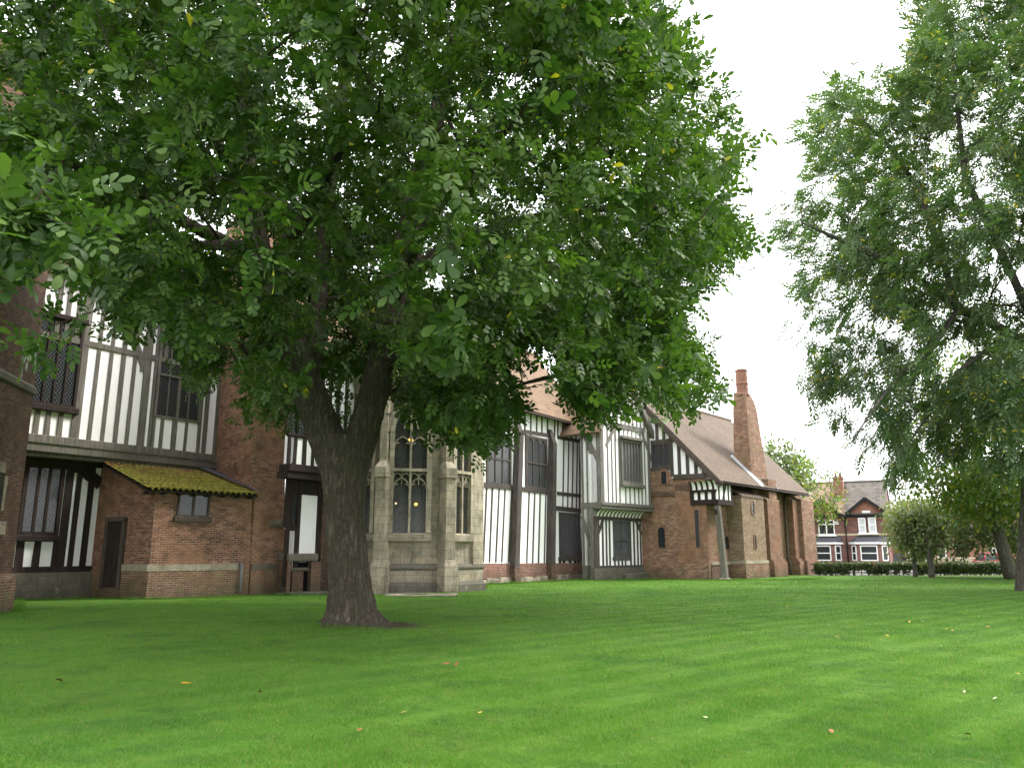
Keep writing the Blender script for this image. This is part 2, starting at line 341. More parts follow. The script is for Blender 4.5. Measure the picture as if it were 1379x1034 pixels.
# ================================================================== THE OLD HALL
HALL = thing('timber_framed_hall', 'long medieval hall of brick, stone and black and white timber framing behind the lawn', 'building', (0, 40, 0))
def pbuild(mb, name, mat, parent=HALL, label=None, bevel=0): return mb.build(name, mat, parent, label, bevel)
def rect(pl, quad, n):
    P = [pl.sz(x, y, n) for x, y in quad]
    return (P[0][0] + P[3][0]) / 2, (P[1][0] + P[2][0]) / 2, (P[2][1] + P[3][1]) / 2, (P[0][1] + P[1][1]) / 2
def window(pl, quad, lights=3, transoms=(), n=0., fm='timber_dark', gm='glass', fw=.1, mw=.055, dep=.07, sill=0., head=0., arch=False, label=None, parent=None, szr=None, thick=None):
    s0, s1, z0, z1 = szr if szr else rect(pl, quad, n)
    mb = MB()
    for a, b in ((s0, s0 + fw), (s1 - fw, s1)): sprism(mb, pl, [(a, z0), (b, z0), (b, z1), (a, z1)], n - .05, n + dep)
    for a, b in ((z0, z0 + fw), (z1 - fw, z1)): sprism(mb, pl, [(s0 + fw, a), (s1 - fw, a), (s1 - fw, b), (s0 + fw, b)], n - .05, n + dep - .012)
    fr = pbuild(mb, 'window', M[fm], parent or HALL, label)
    g = MB(); sprism(g, pl, [(s0 + fw * .5, z0 + fw * .5), (s1 - fw * .5, z0 + fw * .5), (s1 - fw * .5, z1 - fw * .5), (s0 + fw * .5, z1 - fw * .5)], n - .03, n + .012)
    pbuild(g, 'pane', M[gm], fr)
    W = s1 - s0 - 2 * fw
    for k in range(1, lights):
        m = MB(); c = s0 + fw + W * k / lights; w = mw * (thick[k - 1] if thick else 1)
        sprism(m, pl, [(c - w / 2, z0 + fw), (c + w / 2, z0 + fw), (c + w / 2, z1 - fw), (c - w / 2, z1 - fw)], n - .02, n + dep * .75)
        pbuild(m, 'mullion', M[fm], fr)
    for t in transoms:
        m = MB(); z = z0 + (z1 - z0) * t; sprism(m, pl, [(s0 + fw, z - .045), (s1 - fw, z - .045), (s1 - fw, z + .045), (s0 + fw, z + .045)], n - .02, n + dep * 1.02); pbuild(m, 'transom', M[fm], fr)
    if arch:
        m = MB(); lw = W / lights
        for k in range(lights):
            c = s0 + fw + lw * (k + .5); r = lw / 2 - mw * .3; zt = z1 - fw
            for side in (-1, 1):
                pts = [(c + side * lw / 2, zt)] + [(c + side * r * math.cos(a), zt - lw * .75 + lw * .72 * math.sin(a)) for a in np.linspace(math.pi / 2, 0, 6)]
                sprism(m, pl, pts if side > 0 else pts[::-1], n - .02, n + dep * .6)
        pbuild(m, 'arched_heads', M[fm], fr)
    if sill:
        m = MB(); sprism(m, pl, [(s0 - .1, z0 - .2), (s1 + .1, z0 - .2), (s1 + .1, z0 + .01), (s0 - .1, z0 + .01)], n - .05, n + sill); pbuild(m, 'sill', M[fm], fr, bevel=.02)
    if head:
        m = MB(); sprism(m, pl, [(s0 - .1, z1 - .01), (s1 + .1, z1 - .01), (s1 + .1, z1 + .17), (s0 - .1, z1 + .17)], n - .05, n + head); pbuild(m, 'hood', M[fm], fr, bevel=.02)
    return fr
def arch_window(pl, s, z0, z1, w, n=0., label=None, rise=.9, brick='brick_orange', surround=.16, mat='glass_plain', hood=True):
    """small window with an arched head and a brick surround standing out of the wall"""
    def outline(e):
        h = w / 2 + e; zs = z1 - w / 2 * rise
        return [(s - h, z0 - e * .3), (s + h, z0 - e * .3)] + [(s + h * math.cos(a), zs + (w / 2 * rise + e) * math.sin(a)) for a in np.linspace(0, math.pi, 11)]
    o, i = outline(surround), outline(0)
    m = MB(); k = len(o)
    for a in range(k):
        b = (a + 1) % k
        A = [pl.p(*i[a], n - .04), pl.p(*o[a], n - .04), pl.p(*o[b], n - .04), pl.p(*i[b], n - .04)]
        m.loft(A, [q + pl.N * .085 for q in A], 0, caps=True)
    fr = pbuild(m, 'window', M[brick], HALL, label)
    g = MB(); sprism(g, pl, outline(.02), n - .03, n + .006); pbuild(g, 'pane', M[mat], fr)
    b = MB()
    for zz in np.arange(z0 + .25, z1 - .15, .3): sbar(b, pl, s - w / 2, zz, s + w / 2, zz, .02, n, n + .02)
    if len(b.v): pbuild(b, 'glazing_bars', M['black'], fr)
    return fr
def studs(mb, pl, xs, yb, z0, z1, w, n1, n=0., wob=.12, lean=0.):
    for x in xs:
        s = pl.sz(x, yb, n)[0]; d = random.uniform(-.012, .012)
        sbar(mb, pl, s + d, z0, s - d + lean, z1, w * random.uniform(.88, 1.14), n - .04, n1 + random.uniform(0, .008), wob=wob)
def wall(pl, s0, s1, z0, z1, n0, n1, mat, name='wall', label=None, top=None, parent=None):
    m = MB(); pts = top if top else [(s0, z0), (s1, z0), (s1, z1), (s0, z1)]
    sprism(m, pl, pts, n0, n1, e=False); return pbuild(m, name, M[mat], parent or HALL, label)
MU = Plane((0, 0), 33.5); UP = MU.off(-28.6); LO = MU.off(-29.2)

# ---------------------------------------------------------------- 1. octagonal brick turret at the left edge
T1 = ground(13, 822)[:2]
def octa(c_edge, L, az0):
    P = [np.array([*c_edge, 0.])]; a = az0
    for k in range(7):
        d = np.array([math.sin(math.radians(a)), math.cos(math.radians(a)), 0]); P.append(P[-1] - d * L); a += 45
    return P
OCT = octa(T1, 2.5, -11.3)
ctr = sum(OCT) / 8
def oring(grow, z): return [np.array([*(ctr + (p - ctr) * (1 + grow))[:2], z]) for p in OCT]
m = MB()
m.loft(oring(-.015, -.3), oring(-.035, 14.8)); tower = pbuild(m, 'turret', M['brick_dark'], HALL, 'octagonal dark brick turret')
m = MB(); m.loft(oring(.025, -.3), oring(.02, .86)); m.loft(oring(.02, .86), oring(-.02, 1.02)); pbuild(m, 'plinth', M['brick_low'], tower)
m = MB(); m.loft(oring(-.02, 6.0), oring(.0, 6.05)); m.loft(oring(.0, 6.05), oring(.0, 6.2)); m.loft(oring(.0, 6.2), oring(-.024, 6.3)); pbuild(m, 'string_course', M['stone_dark'], tower)
m = MB(); m.loft(oring(.03, 14.8), oring(.03, 15.4)); pbuild(m, 'parapet', M['brick_dark'], tower)
TP = Plane(T1, -11.3)
m = MB(); sz = TP.sz
for y0, y1, dx in ((622, 640, 6), (640, 655, 9), (655, 688, 5), (702, 720, 6)):
    a = TP.sz(-14, (y0 + y1) / 2, .0)[0]; z1_, z0_ = TP.sz(3, y0)[1], TP.sz(3, y1)[1]; b = TP.sz(dx, (y0 + y1) / 2)[0]
    sprism(m, TP, [(a, z0_ + .01), (b, z0_ + .01), (b, z1_), (a, z1_)], -.2, .03)
pbuild(m, 'quoin_stones', M['stone_pale'], tower)
m = MB(); z1_, z0_ = TP.sz(0, 636)[1], TP.sz(0, 690)[1]; sprism(m, TP, [(TP.sz(-12, 660)[0], z0_), (TP.sz(1.5, 660)[0], z0_), (TP.sz(1.5, 660)[0], z1_), (TP.sz(-12, 660)[0], z1_)], -.2, .05); pbuild(m, 'pane', M['glass'], tower)

# ---------------------------------------------------------------- 2. west range: jettied upper storey over a dark ground floor
w1u = wall(UP, 11.5, 21.5, 5.0, 11.6, -.6, 0, 'plaster', 'wall', 'white plastered upper storey with close grey studs')
m = MB()
for z, h, n, mm in ((5.38, .30, .10, 0), (5.08, .26, .05, 0)): sbar(m, UP, 11.4, z, 21.3, z, h, -.3, n)
sbar(m, UP, 11.4, 4.9, 21.3, 4.9, .2, -.6, -.05)
pbuild(m, 'jetty_beam', M['timber_grey'], HALL, bevel=.02)
m = MB(); studs(m, UP, (118, 136, 153, 169), 606, 5.45, 11.6, .145, .025, lean=.03)
for x, w in ((97, .27), (187, .31), (198, .1), (203, .12), (265, .14), (273, .2), (288, .16)): studs(m, UP, (x,), 612, 5.45, 11.6, w, .04)
studs(m, UP, (47, 62, 79), 585, 5.45, 6.5, .15, .03)
studs(m, UP, (215, 248), 605, 5.45, 6.7, .15, .03); studs(m, UP, (232,), 605, 5.45, 6.7, .2, .034)
studs(m, UP, (56, 70, 85, 212, 230, 248), 606, 9.1, 11.6, .15, .03)
bar(m, UP, (176, 440), (195, 496), .26, -.04, .045); bar(m, UP, (204, 430), (192, 500), .2, -.04, .038)
sbar(m, UP, 11.5, 9.05, 21.0, 9.05, .2, -.04, .05)
pbuild(m, 'timber_frame', M['timber_grey'], w1u)
window(UP, [(51, 424), (113, 436), (101, 552), (37, 541)], 4, sill=.16, head=.14, fm='timber_dark', mw=.07, label='tall four-light leaded window')
window(UP, [(219, 440), (280, 450), (265, 569), (203, 561)], 4, (.46,), fm='timber_grey', mw=.05, fw=.09, thick=(1, 2.6, 1), label='leaded window with pale transom')
w1l = wall(LO, 11.0, 21.6, .9, 5.3, -.6, 0, 'plaster_aged', 'wall', 'white plastered ground floor with black studs in shade')
m = MB(); studs(m, LO, (96, 113), 740, .95, 5.2, .22, .03); studs(m, LO, (82,), 745, .95, 5.2, .3, .05); studs(m, LO, (26, 49, 75), 745, .95, 2.0, .24, .03)
sbar(m, LO, 11, .98, 17.2, .98, .2, -.05, .06); sbar(m, LO, 11, 4.85, 17.2, 4.85, .45, -.05, .07)
bar(m, LO, (88, 620), (112, 630), .5, -.05, .05); bar(m, LO, (106, 627), (136, 652), .42, -.05, .045)
pbuild(m, 'timber_frame', M['timber_dark'], w1l)
window(LO, [(36, 624), (86, 627), (79, 722), (20, 720)], 3, sill=.2, head=.15, mw=.1, fw=.13, label='ground floor leaded window under the jetty')
wall(LO, 11, 17.4, -.3, .88, -.6, .2, 'stone_dark', 'plinth', 'blackened rough stone plinth')

# ---------------------------------------------------------------- 3. lean-to with mossy pantile roof
B = Plane(ground(197, 806)[:2], 45)
c0 = B.p(0, 0); c1 = B.p(3.75, 0); bk0 = LO.p(16.35, 0); bk1 = LO.p(20.6, 0)
zE, zB = 3.72, 4.84
m = MB()
bot = [np.array([*p[:2], -.3]) for p in (c0, c1, bk1, bk0)]; topv = [np.array([*c0[:2], zE]), np.array([*c1[:2], zE]), np.array([*bk1[:2], zB]), np.array([*bk0[:2], zB])]
m.loft(bot, topv); leanto = pbuild(m, 'lean_to_wall', M['brick_red'], HALL, 'red brick lean-to wall')
d = bk0 - c0; LF = Plane(c0[:2], math.degrees(math.atan2(-d[0], -d[1])))   # left face, T runs towards the camera-side corner
Lw = np.linalg.norm(d[:2])
m = MB(); sprism(m, B, [(-.06, -.3), (3.7, -.3), (3.7, .94), (-.06, .94)], -.1, .06); sprism(m, LF, [(-Lw, -.3), (.06, -.3), (.06, .94), (-Lw, .94)], -.1, .055)
pbuild(m, 'plinth', M['brick_low'], leanto)
m = MB()
for a, b in zip(np.linspace(-.1, 3.35, 7)[:-1], np.linspace(-.1, 3.35, 7)[1:]):
    sprism(m, B, [(a, .92), (b - .012, .92), (b - .012, 1.14), (a, 1.14)], -.1, .075)
for a, b in ((-1.7, -.75), (-.75, .075)): sprism(m, LF, [(a, .92), (b - .012, .92), (b - .012, 1.15), (a, 1.15)], -.1, .07)
pbuild(m, 'stone_band', M['stone_band'], leanto)
window(B, [(239, 664), (282, 665), (281, 696), (238, 695)], 2, fm='timber_brown', fw=.06, mw=.08, sill=.1, gm='glass_mesh', label='small two-light window in the lean-to')
a_, b_ = LF.sz(143.5, 760)[0], LF.sz(162.5, 760)[0]
zt = LF.sz(155, 703)[1]
m = MB(); sprism(m, LF, [(a_, .35), (b_, .35), (b_, zt), (a_, zt)], -.05, .09)
door = pbuild(m, 'door', M['timber_dark'], HALL, 'narrow dark plank door in the lean-to side')
m = MB()
for s_ in (a_ - .07, b_ + .07): sbar(m, LF, s_, .3, s_, zt + .1, .14, -.05, .12)
sbar(m, LF, a_ - .14, zt + .1, b_ + .14, zt + .1, .16, -.05, .135); pbuild(m, 'door_frame', M['timber_brown'], door)
# pantiles: rolled rows stepping down the slope
eL, eR = B.p(-.42, zE + .0, .32), B.p(3.72, zE + .0, .32)
tL, tR = np.array([*(bk0 + (bk0 - bk1) / np.linalg.norm(bk0 - bk1) * .25)[:2], zB + .12]), np.array([*bk1[:2], zB + .12])
up = lambda u, w: (eL * (1 - u) + eR * u) * (1 - w) + (tL * (1 - u) + tR * u) * w
m = MB(); NU, NR = 19 * 8, 9
nr = np.cross(eR - eL, tL - eL); nr /= np.linalg.norm(nr)
if nr[2] < 0: nr = -nr
for r in range(NR):
    w0, w1 = r / NR - .004, (r + 1) / NR + .03; i0 = len(m.v)
    for k in range(NU + 1):
        u = k / NU; ph = 2 * math.pi * k / 8; h = .042 * math.sin(ph) + .015 * math.sin(2 * ph); q = k // 8; j = .012 * math.sin(q * 12.9 + r * 7.3)
        m.v.append(tuple(up(u, w0 + j * .4) + nr * (h + .055 + j))); m.v.append(tuple(up(u, w1) + nr * (h + .018)))
        m.v.append(tuple(up(u, w0 + j * .4) + nr * (h + .022 + j)))
    for k in range(NU):
        a = i0 + 3 * k; m.f.append([a, a + 3, a + 4, a + 1]); m.f.append([a, a + 2, a + 5, a + 3]); m.m += [0, 0]; m.sm += [True, False]
t = NT('mossy_pantile'); p = t.ob(); n1 = t.noise(p, 1.1, 5, .65); n2 = t.noise(p, 7., 4, .6); rr = t.n('ShaderNodeTexVoronoi', i_Vector=t.map(p, (3.2, 3.2, 4.)), i_Scale=1.).outputs[1]
cc = t.mix(t.rng(t.n('ShaderNodeSeparateXYZ', i_0=rr).outputs[0], 0, 1), (.24, .10, .055), (.13, .065, .042))
zz = t.n('ShaderNodeSeparateXYZ', i_0=p).outputs[2]
mo = t.math('ADD', t.rng(n2, .3, .7, -.35, .35), t.math('ADD', t.rng(n1, .35, .62, -.1, .35), t.rng(zz, zB + .2, zE + .25, -.1, .75)))
cc = t.mix(t.rng(mo, .05, .5, 0, .92), cc, t.mix(t.rng(n2, .3, .7), (.075, .08, .014), (.26, .24, .04)))
M['pantile'] = t.finish(cc, .9, t.bump(n2, .8, .03), .2)
M['pantile'].name = 'mossy_pantile'
lroof = pbuild(m, 'roof', M['pantile'], HALL, 'mossy green and orange pantile lean-to roof')
m = MB(); A = [eL, eR, tR, tL]; m.loft([x - nr * .10 for x in A], [x - nr * .03 for x in A]); pbuild(m, 'roof_boarding', M['timber_dark'], lroof)
m = MB()
for s_ in np.linspace(-.3, 3.5, 8):
    A = [B.p(s_ - .05, zE - .16, .26), B.p(s_ + .05, zE - .16, .26), B.p(s_ + .05, zE - .05, .26), B.p(s_ - .05, zE - .05, .26)]
    m.loft([x - B.N * .5 for x in A], A)
pbuild(m, 'rafter_ends', M['timber_dark'], lroof)
m = MB(); A = [up(.995, .0) + nr * .14, up(.995, 1.) + nr * .16]; q = (eL - eR) / np.linalg.norm(eL - eR)
m.loft([A[0], A[1], A[1] + q * .1, A[0] + q * .05], [x + nr * .03 for x in (A[0], A[1], A[1] + q * .55, A[0] + q * .12)]); pbuild(m, 'lead_flashing', M['slate'], lroof)
m = MB(); P0 = B.p(3.3, 1.12, .06); m.tube([P0, B.p(3.3, 1.13, .17), B.p(3.3, 1.05, .21), B.p(3.3, .5, .21), B.p(3.31, -.05, .21)], .055, 10); pbuild(m, 'drain_pipe', M['pipe'], HALL, 'short grey drain pipe with an elbow')
m = MB(); P = [UP.p(20.9, z, .13) for z in (12, 8, 4.75)]; m.tube(P, .055, 8)
for z in (5.9, 7.6, 9.4): m.tube([UP.p(20.9, z, .13), UP.p(20.9, z + .1, .13)], .075, 8)
pbuild(m, 'drain_pipe', M['pipe'], HALL, 'tall grey downpipe beside the chimney')

# ---------------------------------------------------------------- 4. great brick chimney stack
bkA = UP.p(21.05, 0, -.8); bkB = UP.p(24.6, 0, -.8)
def stack(s0, s1, z0, s0t, s1t, z1, n=0., nt=None):
    nt = n if nt is None else nt
    A = [B.p(s0, z0, n), B.p(s1, z0, n), np.array([*bkB[:2], z0]), np.array([*bkA[:2], z0])]; A2 = [B.p(s0t, z1, nt), B.p(s1t, z1, nt), np.array([*bkB[:2], z1]), np.array([*bkA[:2], z1])]
    return A, A2
m = MB()
m.loft(*stack(3.72, 5.32, -.3, 3.7, 5.3, 2.2)); m.loft(*stack(3.7, 5.3, 2.2, 3.68, 5.05, 2.55)); m.loft(*stack(3.68, 5.05, 2.55, 3.62, 5.0, 4.55)); m.loft(*stack(3.62, 5.0, 4.55, 3.45, 5.2, 5.3)); m.loft(*stack(3.45, 5.2, 5.3, 3.1, 4.9, 9.9)); m.loft(*stack(3.1, 4.9, 9.9, 3.4, 4.6, 10.6)); m.loft(*stack(3.4, 4.6, 10.6, 3.4, 4.6, 16))
chim = pbuild(m, 'chimney', M['brick_red'], HALL, 'massive weathered red brick chimney stack beside the lean-to')
m = MB(); sprism(m, B, [(3.74, -.3), (5.42, -.3), (5.42, .93), (3.74, .93)], -1., .09); pbuild(m, 'plinth', M['brick_low'], chim)
m = MB(); sprism(m, B, [(3.76, .92), (5.4, .92), (5.36, 1.14), (3.76, 1.12)], -1., .12); pbuild(m, 'stone_band', M['stone_dark'], chim)
m = MB(); sprism(m, B, [(4.42, 2.52), (5.34, 2.5), (5.35, 2.66), (4.9, 2.84), (4.5, 2.76)], -.3, .1); pbuild(m, 'weathering_stone', M['stone_dark'], chim, bevel=.04)

# ---------------------------------------------------------------- 5. jettied wall between chimney and stone bay
U3 = MU.off(-23.7); L3 = MU.off(-24.3)
w3u = wall(U3, 20.66, 26.0, 4.6, 9.3, -.5, 0, 'plaster', 'wall', 'white plastered upper wall right of the chimney')
m = MB(); sbar(m, U3, 20.45, 4.72, 26, 4.72, .26, -.5, .1); sbar(m, U3, 20.45, 4.45, 26, 4.45, .26, -.6, .02); pbuild(m, 'jetty_beam', M['timber_dark'], HALL)
m = MB(); studs(m, U3, (389, 397, 409.5, 421, 432, 443, 454, 465), 610, 4.8, 5.95, .15, .03); sbar(m, U3, 20.5, 5.95, 26, 5.95, .16, -.05, .04); studs(m, U3, (430, 441, 452, 463), 610, 5.95, 9.2, .15, .03); pbuild(m, 'timber_frame', M['timber_dark'], w3u)
window(U3, [(388, 530), (430, 533), (424, 589), (383, 587)], 3, fm='timber_dark', fw=.08, label='leaded window above three white panels')
w3l = wall(L3, 21.45, 26.0, -.3, 4.6, -.5, 0, 'plaster', 'wall', 'white plastered panels right of the chimney')
m = MB(); studs(m, L3, (386, 399), 730, .3, 4.5, .2, .04); studs(m, L3, (428,), 730, .3, 4.5, .26, .05); sbar(m, L3, 21.2, 4.15, 26, 4.15, .75, -.05, .03)
bar(m, L3, (387, 711), (399, 711), .2, -.05, .05); bar(m, L3, (400, 750), (428, 750), .2, -.05, .045)
pbuild(m, 'timber_frame', M['timber_dark'], w3l)
window(L3, [(383, 645), (402, 646), (401, 709), (385, 709)], 2, fm='timber_dark', mw=.1, fw=.08, label='narrow leaded window beside the chimney')
m = MB(); sprism(m, L3, [(21.4, -.3), (26, -.3), (26, .95), (21.4, .95)], -.2, .09); pbuild(m, 'brick_dado', M['brick_dark'], w3l)
m = MB(); a_, b_ = L3.sz(430, 730)[0], 26.0; sprism(m, L3, [(a_, -.3), (b_, -.3), (b_, 4.2), (a_, 4.2)], -.2, .12); pbuild(m, 'brick_infill', M['brick_dark'], w3l)
NP = Plane(ground(386, 800.5)[:2], 50)
s = lambda x, y: NP.sz(x, y)
m = MB()
def nb(x0, x1, y0, y1, n0, n1, mb): 
    sa, sb = s(x0, (y0 + y1) / 2)[0], s(x1, (y0 + y1) / 2)[0]; za, zb = s((x0 + x1) / 2, y1)[1], s((x0 + x1) / 2, y0)[1]; sprism(mb, NP, [(sa, za), (sb, za), (sb, zb), (sa, zb)], n0, n1)
nb(386, 391, 755, 803, -.9, .0, m); nb(418, 431, 756, 803, -.9, .02, m); nicho = pbuild(m, 'niche', M['brick_dark'], HALL, 'low stone-topped recess at the foot of the wall')
m = MB(); nb(387, 428, 745, 756, -.9, .08, m); nb(390, 419, 764, 769, -.9, -.12, m); pbuild(m, 'lintel', M['stone_dark'], nicho, bevel=.05)
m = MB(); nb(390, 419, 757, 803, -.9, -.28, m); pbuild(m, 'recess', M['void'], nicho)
m = MB(); nb(393, 396, 772, 789, -.4, -.2, m); nb(402, 405, 772, 789, -.4, -.2, m); nb(396, 402, 772, 776, -.4, -.205, m); nb(396, 402, 785, 789, -.4, -.205, m); pbuild(m, 'stone_frame', M['stone'], nicho)
m = MB(); nb(383, 448, 796, 803, -1.5, .45, m); pbuild(m, 'step', M['stone_dark'], nicho, bevel=.03)

# ---------------------------------------------------------------- 6. polygonal stone bay window
C = ground(597, 798)[:2]; D0 = Plane(C, 78.5); D1 = Plane(C, 33.5); Lc = D0.p(-2.4, 0)[:2]; D2 = Plane(Lc, 123.5)
R1 = D1.p(2.45, 0); Rb = R1 - D1.N * 4; L2 = D2.p(-1.9, 0); Lb = L2 - D1.N * .9 + D1.T * 1.5
fp = [L2, np.array([*Lc, 0]), np.array([*C, 0]), R1, Rb, Lb]
cen = sum(fp) / 6
def bring(g, z):
    pts = []
    for p in fp: d = p - cen; pts.append(np.array([*(p + d / np.linalg.norm(d) * g)[:2], z]))
    return pts
m = MB(); m.loft(bring(0, -.3), bring(0, 8.9)); bay = pbuild(m, 'stone_bay', M['stone'], HALL, 'grey-buff limestone bay window with traceried lights')
m = MB(); m.loft(bring(.13, -.3), bring(.13, .86)); m.loft(bring(.13, .86), bring(.02, .98)); pbuild(m, 'plinth', M['stone'], bay)
m = MB(); m.loft(bring(.26, -.3), bring(.26, .28)); m.loft(bring(.26, .28), bring(.14, .42)); pbuild(m, 'footing', M['stone_dark'], bay)
m = MB(); m.loft(bring(.13, .86), bring(.21, .93)); m.loft(bring(.21, .93), bring(.21, 1.0)); m.loft(bring(.21, 1.0), bring(.03, 1.12)); pbuild(m, 'plinth_moulding', M['stone_dark'], bay)
m = MB(); m.loft(bring(.03, 8.5), bring(.16, 8.6)); m.loft(bring(.16, 8.6), bring(.16, 8.8)); m.loft(bring(.08, 8.8), bring(.08, 9.5)); m.loft(bring(.16, 9.5), bring(.16, 9.65)); pbuild(m, 'parapet', M['stone_pale'], bay)
def arc_pts(c, w, zs, rise, k=9):
    """two-centred pointed arch from left springing over the apex to the right"""
    P = []
    R = (w * w / 4 + rise * rise) / w
    for t in np.linspace(0, 1, k):
        a = math.asin(min(1, rise / R)) * t; P.append((c - w / 2 + R - R * math.cos(a), zs + R * math.sin(a)))
    return P + [(2 * c - x, z) for x, z in P[::-1][1:]]
def polybar(mb, pl, pts, w, n0, n1):
    for a, b in zip(pts[:-1], pts[1:]): sbar(mb, pl, a[0], a[1], b[0], b[1], w, n0, n1)
def gothic(pl, c, w, label):
    z0, zt, zs, za = 2.3, 4.78, 6.3, 7.45
    A = arc_pts(c, w, zs, za - zs)
    g = MB(); sprism(g, pl, [(c - w / 2, z0), (c + w / 2, z0)] + A[::-1], -.05, .012)
    win = MB()
    polybar(win, pl, [(c - w / 2 - .07, z0)] + [(c - w / 2 - .07, zs)], .2, -.05, .20); polybar(win, pl, [(c + w / 2 + .07, z0), (c + w / 2 + .07, zs)], .2, -.05, .205)
    O = arc_pts(c, w + .16, zs, za - zs + .1); polybar(win, pl, O, .2, -.05, .21)
    H = arc_pts(c, w + .48, zs, za - zs + .32); polybar(win, pl, H, .09, -.05, .26)
    fr = pbuild(win, 'window', M['stone_pale'], bay, label)
    pbuild(g, 'pane', M['glass_big'], fr)
    mu = MB(); sbar(mu, pl, c, z0, c, 7.0, .09, -.03, .15); pbuild(mu, 'mullion', M['stone_pale'], fr)
    tr = MB(); sbar(tr, pl, c - w / 2 - .1, zt, c + w / 2 + .1, zt, .12, -.03, .22); pbuild(tr, 'transom', M['stone_pale'], fr)
    tc = MB(); lw = w / 2
    for zb in (4.3, zs - .35):
        tc = MB()
        for k in (-1, 1):
            cc_ = c + k * lw / 2
            polybar(tc, pl, arc_pts(cc_, lw * .92, zb - .25, .42, 6), .055, -.03, .11)
            polybar(tc, pl, [(cc_ - lw * .42, zb - .12), (cc_ - lw * .2, zb - .07)], .05, -.03, .10); polybar(tc, pl, [(cc_ + lw * .42, zb - .12), (cc_ + lw * .2, zb - .07)], .05, -.03, .10)
            if zb == 4.3:
                for q in (-.25, .25): polybar(tc, pl, arc_pts(cc_ + q * lw, lw * .46, 4.46, .2, 5), .045, -.03, .12)
                sbar(tc, pl, cc_, 4.2, cc_, 4.75, .04, -.03, .1)
        pbuild(tc, 'tracery', M['stone'], fr)
    tc = MB()
    polybar(tc, pl, arc_pts(c, lw * .8, 6.45, .55, 6), .06, -.03, .12)
    pbuild(tc, 'tracery', M['stone'], fr)
    si = MB()
    A_ = [(c - w / 2 - .22, z0 - .34), (c + w / 2 + .22, z0 - .34), (c + w / 2 + .22, z0 + .0), (c - w / 2 - .22, z0 + .0)]
    sprism(si, pl, A_, -.05, .20); pbuild(si, 'sill', M['stone'], fr, bevel=.05)
    return fr
gothic(D0, -1.42, 1.36, 'two-light traceried window facing the tree'); gothic(D1, .98, 1.05, 'traceried window on the front of the bay'); gothic(D2, -1.1, 1.1, 'traceried window half hidden by the trunk')
def pier(P, az, w, d, z_list):
    pl = Plane(P, az); m = MB()
    for (z0, z1, w0, d0) in z_list: sprism(m, pl, [(-w0 / 2, z0), (w0 / 2, z0), (w0 / 2, z1), (-w0 / 2, z1)], -.4, d0)
    # sloping weatherings between the stages
    for (a, b) in zip(z_list[:-1], z_list[1:]):
        A = [pl.p(-a[2] / 2, a[1], -.3), pl.p(a[2] / 2, a[1], -.3), pl.p(a[2] / 2, a[1], a[3]), pl.p(-a[2] / 2, a[1], a[3])]
        Bq = [pl.p(-b[2] / 2, a[1] + .28, -.3), pl.p(b[2] / 2, a[1] + .28, -.3), pl.p(b[2] / 2, a[1] + .28, b[3]), pl.p(-b[2] / 2, a[1] + .28, b[3])]
        m.loft(A, Bq)
    return pbuild(m, 'buttress', M['stone_pale'], bay, bevel=.015)
for P, az in ((C, 56), (Lc, 101)):
    pier(P, az, .4, .4, [(-.3, 1.0, .62, .62), (1.0, 4.45, .44, .5), (4.45, 4.85, .5, .56), (4.85, 7.4, .3, .3), (7.4, 8.9, .2, .18)])
pl_ = D1; m = MB(); sprism(m, pl_, [(1.78, 1.05), (2.5, 1.05), (2.5, 5.35), (1.78, 5.35)], -.5, .14); sprism(m, pl_, [(1.85, 5.35), (2.5, 5.35), (2.5, 8.5), (1.85, 8.5)], -.5, .05); pbuild(m, 'corner_pier', M['stone_pale'], bay, bevel=.02)
for x, y, r in ((553, 592, .13), (560, 678, .10), (533, 677, .08)):
    lm = MB(); q = D0.px(x, y, -.04); q = q - D0.N * .02
    lm.tube([q - [0, 0, r * 1.2], q - [0, 0, r * .5], q, q + [0, 0, r * .8]], [r * .5, r, r, r * .4], 8); 
    t = NT('lamp_glow'); e = t.n('ShaderNodeEmission', i_Color=(1, .55, .12, 1) if r > .09 else (1, .75, .38, 1), i_Strength=.75); t.t.links.new(e.outputs[0], t.out.inputs[0])
    pbuild(lm, 'lamp', t.mat, bay, 'small warm lamp glowing behind the leaded glass')

# ---------------------------------------------------------------- 7. great hall wall with heavy posts
H = Plane(ground(655, 786)[:2], 33.5)
hw = wall(H, -2.5, 10.25, .6, 9.25, -.6, 0, 'plaster', 'wall', 'white plastered hall wall with narrow grey studs')
m = MB(); sprism(m, H, [(-2.5, .25), (10.3, .25), (10.3, .9), (-2.5, 1.03)], -.5, .06); hb = pbuild(m, 'brick_plinth', M['brick_hall'], HALL)
m = MB()
for a, b in zip(np.linspace(-2.5, 10.3, 12)[:-1], np.linspace(-2.5, 10.3, 12)[1:]): sprism(m, H, [(a, -.3), (b - .02, -.3), (b - .02, .24 + random.uniform(-.04, .05)), (a, .26 + random.uniform(-.04, .05))], -.4, .16)
pbuild(m, 'stone_footing', M['stone_pale'], hb, bevel=.03)
fr = MB()
def stud2(xt, yt, xb, yb, w, n): bar(fr, H, (xt, yt), (xb, yb), w, -.04, n, wob=.15)
for a, b in zip((655.7, 663.5, 672.6, 680.6, 689.7), (651.3, 659.5, 668, 676, 685)): stud2(a, 657, b, 757, .13, .022)
for a, b in zip((713, 720.5, 728, 735.5), (709.7, 717.5, 725.4, 733.2)): stud2(a, 661, b, 758, .12, .022)
stud2(740.5, 662, 738.5, 759, .13, .024)
for x in (699.5, 707, 715, 723, 730, 737.5): stud2(x + .4, 549, x, 586, .13, .022)
for x in (747, 751.5, 757.6, 763.8, 770, 776): stud2(x + .4, 560, x, 591, .13, .022)
